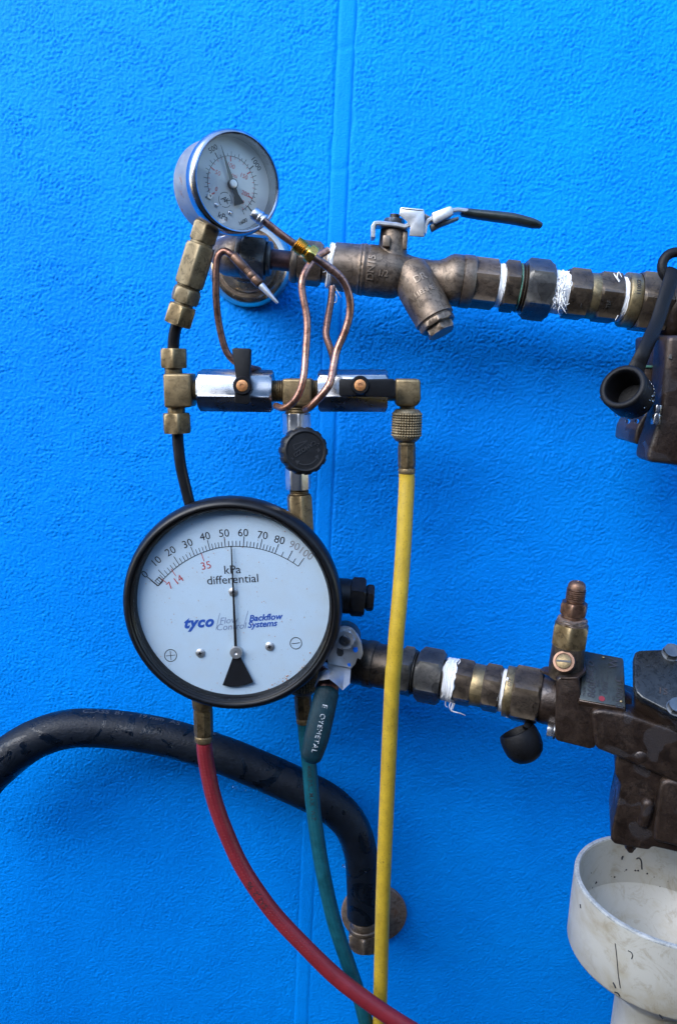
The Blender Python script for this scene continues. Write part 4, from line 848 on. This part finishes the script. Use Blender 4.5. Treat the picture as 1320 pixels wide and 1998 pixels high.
def gline(mb, r0, r1, a, w_, z=0.0):
    tx = (gr*math.cos(a-TW)-gu*math.sin(a-TW))*w_/2; mb.add([G(r0, a, z)-tx, G(r0, a, z)+tx, G(r1, a, z)+tx, G(r1, a, z)-tx], [(0, 1, 2, 3)])
def garc(mb, r, w_, a0, a1, n=60):
    for i in range(n):
        a, b = a0+(a1-a0)*i/n, a0+(a1-a0)*(i+1)/n; mb.add([G(r-w_/2, a), G(r+w_/2, a), G(r+w_/2, b), G(r-w_/2, b)], [(0, 1, 2, 3)])
def gtext(mb, s, r, a, size, rot=None, **k):
    c = G(r, a); rot = (a if rot is None else rot)-TW; x_ = gr*math.cos(rot)-gu*math.sin(rot); y_ = gr*math.sin(rot)+gu*math.cos(rot)
    mb.text(s, size, lambda x, y, z: c+x_*x+y_*y+gn*z, **k)
va = lambda v: R_(-135+v/1600*270)
ib, ir = MB(), MB(); garc(ib, .0163, .0003, va(0), va(1600))
for v in range(0, 1601, 20 if False else 50): gline(ib, .0165, .0202 if v % 500 == 0 else (.0190 if v % 100 == 0 else .0178), va(v), .0006 if v % 500 == 0 else .0003)
for v in (500, 1000): gtext(ib, str(v), .0224, va(v), .0042, bold=.008)
gtext(ib, '1500', .0226, va(1500), .0036, rot=va(1500)-math.pi); gtext(ib, '1600', .0228, va(1600)+.13, .0032, rot=va(1600)-math.pi); gtext(ib, 'kPa', .0205, math.pi, .0048, rot=0, bold=.008)
pa_ = lambda v: va(v*6.895)
for v in range(0, 231, 10): gline(ir, .0162, .0132 if v % 50 == 0 else .0148, pa_(v), .0007 if v % 50 == 0 else .0003)
for v, r_ in ((50, .0108), (100, .0108), (150, .0104), (200, .0108)): gtext(ir, str(v), r_, pa_(v), .0036, rot=0)
gtext(ir, '0', .0112, pa_(0)+.12, .0034, rot=0); gtext(ir, 'psi', .0058, .1, .0036, rot=0); gtext(ir, '232', .0115, pa_(225), .003, rot=0)
em = MB(); lc = R_(-155)                                     # round emblem: circle with two joined letters
c_em = G(.0105, R_(-172))
for i in range(28):
    a, b = 2*math.pi*i/28, 2*math.pi*(i+1)/28
    if i % 7 == 6: continue
    em.add([c_em+(gr*math.cos(q)+gu*math.sin(q))*r_ for r_, q in ((.0040, a), (.0043, a), (.0043, b), (.0040, b))], [(0, 1, 2, 3)])
em.text('AK', .0045, lambda x, y, z: c_em+gr*(x+.0)+gu*y, shear=.3, space=.75)
ib.build('black_scale', M['ink'], t); ir.build('red_scale', M['ink_red'], t); em.build('round_emblem', M['ink'], t)
na = va(575)-TW; mb = MB()
def poly_thick(mb, pts, th): n = len(pts); return mb.add(pts+[p+gn*th for p in pts], [tuple(range(n)), tuple(range(2*n-1, n-1, -1))]+[(i, (i+1) % n, n+(i+1) % n, n+i) for i in range(n)])
xn, yn = gr*math.cos(na)-gu*math.sin(na), gr*math.sin(na)+gu*math.cos(na); cN = gc+gn*(dz+.0018)
poly_thick(mb, [cN+yn*.0215, cN+yn*.002+xn*.0012, cN-yn*.006+xn*.0014, cN-yn*.0115+xn*.0034, cN-yn*.0118, cN-yn*.0115-xn*.0034, cN-yn*.006-xn*.0014, cN+yn*.002-xn*.0012], .0004)
mb.rev(gc+gn*(dz+.001), gc+gn, [(0, 3), (1.6, 3)], n=32); mb.build('needle', M['needle'], t)
mb = MB(); mb.rev(gc+gn*(dz+.0024), gc+gn, [(0, 2.4), (.6, 2.3), (.8, 1.8), (.7, .5)], n=28); mb.build('needle_hub', M['lever'], t)
for (x, y) in ((422, 400), (449, 415)):
    mb = MB(); p = on_plane(x, y, gc+gn*(dz+.0002), gn); mb.ball(p, .0015, 14, gn, .6); mb.build('dial_screw', M['steel'], t)
mb = MB(); p = on_plane(408, 383, gc+gn*(dz+.0002), gn); mb.rev(p, p+gn, [(0, 1.5), (1.2, 1.5), (1.2, .9), (.4, .8)], n=20); mb.build('stop_pin', M['lever'], t)
# ------------------------------------------------------------------ big differential gauge
GD = 100; bc = P(451.5, 1184.5, 106); s_ = px_m(bc)
t = thing('differential_gauge', 'large round differential pressure gauge with white dial and black ring', 'gauge', bc+Vector((0, .03, 0)))
def rp_(px): return px*s_*1000
mb = MB(); mb.rev(bc+Vector((0, .010, 0)), bc+NW, [(-44, rp_(120)), (-40, rp_(150)), (-16, rp_(160)), (-10, rp_(190)), (-6, rp_(205)), (0, rp_(208))], n=96, ref=Vector((0, 0, 1))); mb.build('body', M['body_black'], t)
mb = MB(); mb.rev(bc+Vector((0, .010, 0)), bc+NW, [(-6, rp_(205)), (-4, rp_(211)), (0, rp_(215.5)), (4, rp_(216.5)), (8, rp_(214.5)), (11, rp_(210)), (12.5, rp_(204)), (12.4, rp_(201)), (11.2, rp_(199)), (11, rp_(197.5)), (11.6, rp_(196)), (11.2, rp_(194.5)), (9.8, rp_(193)), (9.2, rp_(191)), (3, rp_(190)), (3, rp_(150))], n=144, ref=Vector((0, 0, 1)), cap=False); mb.build('ring', M['ring'], t, 50)
mb = MB(); mb.rev(bc+Vector((0, .0075, 0)), bc+NW, [(0, 20), (0, rp_(191)), (1, rp_(191)), (1, 20)], n=96, ref=Vector((0, 0, 1))); mb.build('dial', M['dial'], t)
mb = MB(); mb.rev(bc+Vector((0, .0015, 0)), bc+NW, [(0, 20), (0, rp_(191.5)), (1.5, rp_(191.5)), (1.5, 20)], n=96, ref=Vector((0, 0, 1))); mb.build('glass', M['glass'], t)
DP = bc.y+.0065-.00015; Y1 = Vector((0, 1, 0))
def D(px, py, z=0.0): return on_plane(px, py, Vector((0, DP-z, 0)), Y1)
def dq(mb, p0, p1, w_, z=0.0):
    a, b = D(*p0, z), D(*p1, z); d_ = (b-a).normalized(); n_ = Vector((-d_.z, 0, d_.x))*w_/2; mb.add([a-n_, a+n_, b+n_, b-n_], [(0, 1, 2, 3)])
def dtext(mb, s, px, py, size_px, ang, **k):
    c = D(px, py); e = D(px+20*math.cos(R_(ang)), py-20*math.sin(R_(ang)))-c; e.normalize(); n_ = Vector((-e.z, 0, e.x)); 
    mb.text(s, size_px*s_*1.38, lambda x, y, z: c+e*x+n_*y-Y1*z, **k)
HB = (461, 1272)
def pol(a, r): return (HB[0]+r*math.sin(R_(a)), HB[1]-r*math.cos(R_(a)))
def rad_(a): return 206-6*max(0, min(1, (-a-10)/40))
vals = [(0, -50), (10, -43.5), (20, -33.2), (30, -23.4), (40, -14.5), (50, -6.0), (60, 3.8), (70, 12.9), (80, 21.4), (90, 29.0), (100, 35.8)]
def va2(v):
    for (v0, a0), (v1, a1) in zip(vals, vals[1:]):
        if v <= v1: return a0+(a1-a0)*(v-v0)/(v1-v0)
ib, ig, ir, iu, ip = MB(), MB(), MB(), MB(), MB()
aa = np.linspace(-49, 35.8, 70)
for a, b in zip(aa, aa[1:]): dq(ib, pol(a, rad_(a)), pol(b, rad_(b)), .00042)
for v in range(0, 101, 2):
    if v > 80 and v % 5: continue
    a = va2(v); mj = v % 10 == 0
    dq(ib, pol(a, rad_(a)), pol(a, rad_(a)+(20 if mj else 11)), .00046 if mj else .00040)
for v in (85, 95): dq(ib, pol(va2(v), 206), pol(va2(v), 216), .0004)
dq(ib, (288, 1126), (309, 1143), .0006); dq(ib, (302, 1134), (311, 1126), .0005); dq(ib, (309, 1143), (318, 1134), .0006); dq(ib, (311, 1126), (318, 1134), .0005)
for s, x, y, a in (('0', 283, 1121, 40), ('10', 305, 1096, 42), ('20', 333, 1076, 30), ('30', 366, 1061, 22), ('40', 400, 1047, 12), ('50', 437, 1041, 4), ('60', 474, 1040, 0), ('70', 512, 1045, -8), ('80', 545, 1054, -14)): dtext(ib, s, x, y, 15.5, a)
for s, x, y, a in (('90', 574, 1065, -24), ('100', 596, 1080, -34)): dtext(ig, s, x, y, 15.5, a)
iq = MB(); i1 = MB(); i2 = MB(); ib2 = MB()
dtext(iq, 'kPa', 453, 1112, 17.5, 3); dtext(iq, 'differential', 454, 1131, 17.5, 3)
for p0, p1 in (((314, 1129), (325, 1137)), ((334, 1110), (343, 1124)), ((393, 1080), (398, 1095))): dq(ir, p0, p1, .0005)
dtext(ir, '7', 332, 1143, 15, 40); dtext(ir, '14', 348, 1132, 15, 34); dtext(ir, '35', 402, 1104, 15.5, 12)
dtext(iu, 'tyco', 386, 1215, 22, 4, bold=.045, shear=.35, space=1.12); dtext(ib2, 'Backflow', 517, 1205, 13, 4, bold=.025, shear=.28); dtext(ib2, 'Systems', 511, 1218, 13, 4, bold=.025, shear=.28)
dtext(ip, 'Flow', 445, 1211, 13.5, 4, shear=.28); dtext(ip, 'Control', 450, 1223, 13.5, 4, shear=.28); dq(ip, (421, 1229), (429, 1196), .0003); dq(ip, (475, 1224), (484, 1191), .0003)
def ringm(mb, c, r, w_, n=36):
    for i in range(n):
        a, b = 2*math.pi*i/n, 2*math.pi*(i+1)/n
        mb.add([D(c[0]+q*math.cos(u), c[1]+q*math.sin(u)) for q, u in ((r, a), (r+w_, a), (r+w_, b), (r, b))], [(0, 1, 2, 3)])
ringm(i1, (333, 1279), 11, 1.4); dq(i1, (324, 1280), (342, 1278), .0004); dq(i1, (332, 1270), (334, 1288), .0004)
ringm(i2, (577, 1255), 10.5, 1.4); dq(i2, (569, 1256), (585, 1254), .0004)
for nm, m_, k in (('black_scale', ib, 'ink'), ('faded_numerals', ig, 'ink_grey'), ('red_limits', ir, 'ink_red'), ('unit_lettering', iq, 'ink'), ('plus_mark', i1, 'ink'), ('minus_mark', i2, 'ink'), ('maker_lettering', iu, 'ink_blue'), ('blue_lettering', ib2, 'ink_blue'), ('faded_lettering', ip, 'ink_pale')): m_.build(nm, M[k], t)
mb = MB()
def dpoly(mb, pts, z, th):
    a = [D(x, y, z) for x, y in pts]; n = len(a); b = [p+Vector((0, th, 0)) for p in a]
    return mb.add(a+b, [tuple(range(n)), tuple(range(2*n-1, n-1, -1))]+[(i, (i+1) % n, n+(i+1) % n, n+i) for i in range(n)])
dpoly(mb, [(450, 1065), (452, 1065), (462.5, 1262), (457, 1262)], .0022, .0005)
dpoly(mb, [(458, 1272), (464, 1272), (494, 1331), (478, 1337), (463, 1339.5), (448, 1340), (434, 1337)], .0022, .0005); mb.build('needle', M['needle'], t)
h0 = D(461, 1272, .0015); mb = MB(); mb.rev(h0, h0+NW, [(-1, 4.0), (1.6, 4.0), (2.0, 3.7), (2.1, 1.2), (1.5, .4)], n=36, ref=Vector((0, 0, 1))); mb.build('needle_hub', M['lever'], t)
for (x, y) in ((391, 1274), (526, 1261), (455, 1155)):
    p = D(x, y); mb = MB(); mb.rev(p, p+NW, [(0, 3.0), (.6, 2.9), (1.3, 2.0), (1.5, .9), (.9, .5), (.8, .2)], n=28, ref=Vector((0, 0, 1))); sc_ = mb.build('dial_screw', M['lever'], t)
    mb = MB()
    for a in (20, 110):
        v_ = Vector((math.cos(R_(a)), 0, math.sin(R_(a)))); mb.box(p+NW*.0013, v_*.0013, Vector((-v_.z, 0, v_.x))*.00025, Vector((0, .0004, 0)))
    mb.build('cross_slot', M['ink'], sc_)
mb = MB(); g = random.Random(17)       # dirt gathered inside the glass, lower right, and dust on the lens
for k in range(150):
    if k < 34:
        a = R_(g.gauss(-52, 9)); r_ = g.uniform(180, 189) if k < 24 else g.uniform(165, 188)
    else: a = R_(g.uniform(0, 360)); r_ = 185*math.sqrt(g.random())
    x, y = 453+r_*math.cos(a), 1179-r_*.955*math.sin(a); p = D(x, y, .0001); mb.ball(p, g.choice((.00015, .0002, .0003)) if k >= 24 else g.choice((.0002, .0003, .0005)), 6, Vector((0, 1, 0)), .4)
o = mb.build('dirt_specks', M['rust'], t); o['kind'] = 'stuff'
mb = MB(); mb.rev((640, 1160, 72), (740, 1168, 72), cyl(0, 44, 34, 2)+nut(44, 72, 34, 4)+cyl(72, 75, 22, 1)+nut(74, 89, 23, 3), n=56, ph=14); mb.build('side_port_plug', M['black'], t)
mb = MB(); mb.rev((392, 1340, 88), (396, 1380, 88), cyl(0, 40, 20, 1), n=40); mb.build('bottom_port', M['brass'], t)
# ------------------------------------------------------------------ copper capillary tubes
t = thing('copper_tube', 'bright copper tube with a threaded brass nut and capped end over the small gauge', 'tube', P(600, 490, 105))
cp = [(512, 428, 112), (545, 455, 110), (580, 480, 108), (612, 502, 105), (645, 525, 101), (668, 547, 98), (681, 578, 96), (682, 612, 95), (672, 648, 95), (657, 684, 96), (650, 715, 100), (644, 745, 105), (630, 768, 106), (607, 792, 103), (596, 799, 95)]
mb = MB(); mb.tube([P(*p) for p in cp], [.0022]*4+[.0026, .0024]+[.0023]*9, 18, 8); mb.build('tube', M['copper'], t, 70)
mb = MB(); mb.rev((494, 415, 112), (520, 434, 112), cyl(0, 14, 12, 1)+cyl(14, 19, 13, 1)+cyl(19, 23, 11, 1)+cyl(23, 27, 13, 1), n=40); mb.build('end_cap', M['steel'], t)
mb = MB(); mb.rev((576, 474, 108), (622, 508, 106), thr(0, 22, 16, 6, 2.2)+cyl(22, 31, 12.5, 1)+nut(30, 46, 17, 3), n=48, ph=20); mb.build('threaded_nut', M['brass_new'], t)
for lb, pts, mt in (('copper tube running straight down in front of the middle brass tee', [(640, 488, 80), (618, 502, 84), (600, 522, 90), (589, 548, 94), (590, 575, 95), (597, 610, 96), (599, 640, 97), (596, 690, 99), (592, 735, 103), (584, 765, 104), (570, 786, 103), (552, 796, 99), (538, 792, 92)], 'copper'),
                    ('short dull copper tube kinked behind the bright copper loop', [(648, 560, 74), (645, 590, 78), (638, 630, 84), (636, 655, 87), (645, 682, 89), (650, 702, 89), (650, 730, 87), (646, 760, 76)], 'copper_dark')):
    mb = MB(); mb.tube([P(*p) for p in pts], .00215, 18, 8); o = mb.build('copper_tube', M[mt], None, 70); tag(o, lb, 'tube')
t = thing('copper_tube', 'dark copper tube ending in a pointed metal probe in front of the chrome flange', 'tube', P(480, 530, 92))
mb = MB(); mb.tube([P(*p) for p in [(462, 506, 95), (450, 496, 95), (438, 490, 94), (427, 497, 94), (422, 515, 94), (421, 560, 94), (424, 610, 92), (432, 655, 90), (443, 688, 89), (462, 708, 88), (485, 717, 84), (505, 722, 74)]], .0021, 18, 8); mb.build('tube', M['copper_dark'], t, 70)
mb = MB(); mb.rev((455, 499, 96), (542, 592, 99), cyl(0, 36, 9.5, 1)+thr(36, 46, 9.2, 3, 1)+cyl(46, 58, 9, 1)+cyl(58, 76, 9.6, 1.2)+[(78, 7), (80, 6)], n=36); mb.build('ferrule', M['red_brass'], t)
mb = MB(); mb.rev((455, 499, 96), (542, 592, 99), [(78, 6.6), (82, 7), (98, 5.6), (112, 3.8), (124, 3.2), (127, 2.2)], n=32); mb.build('probe_tip', M['lever'], t)
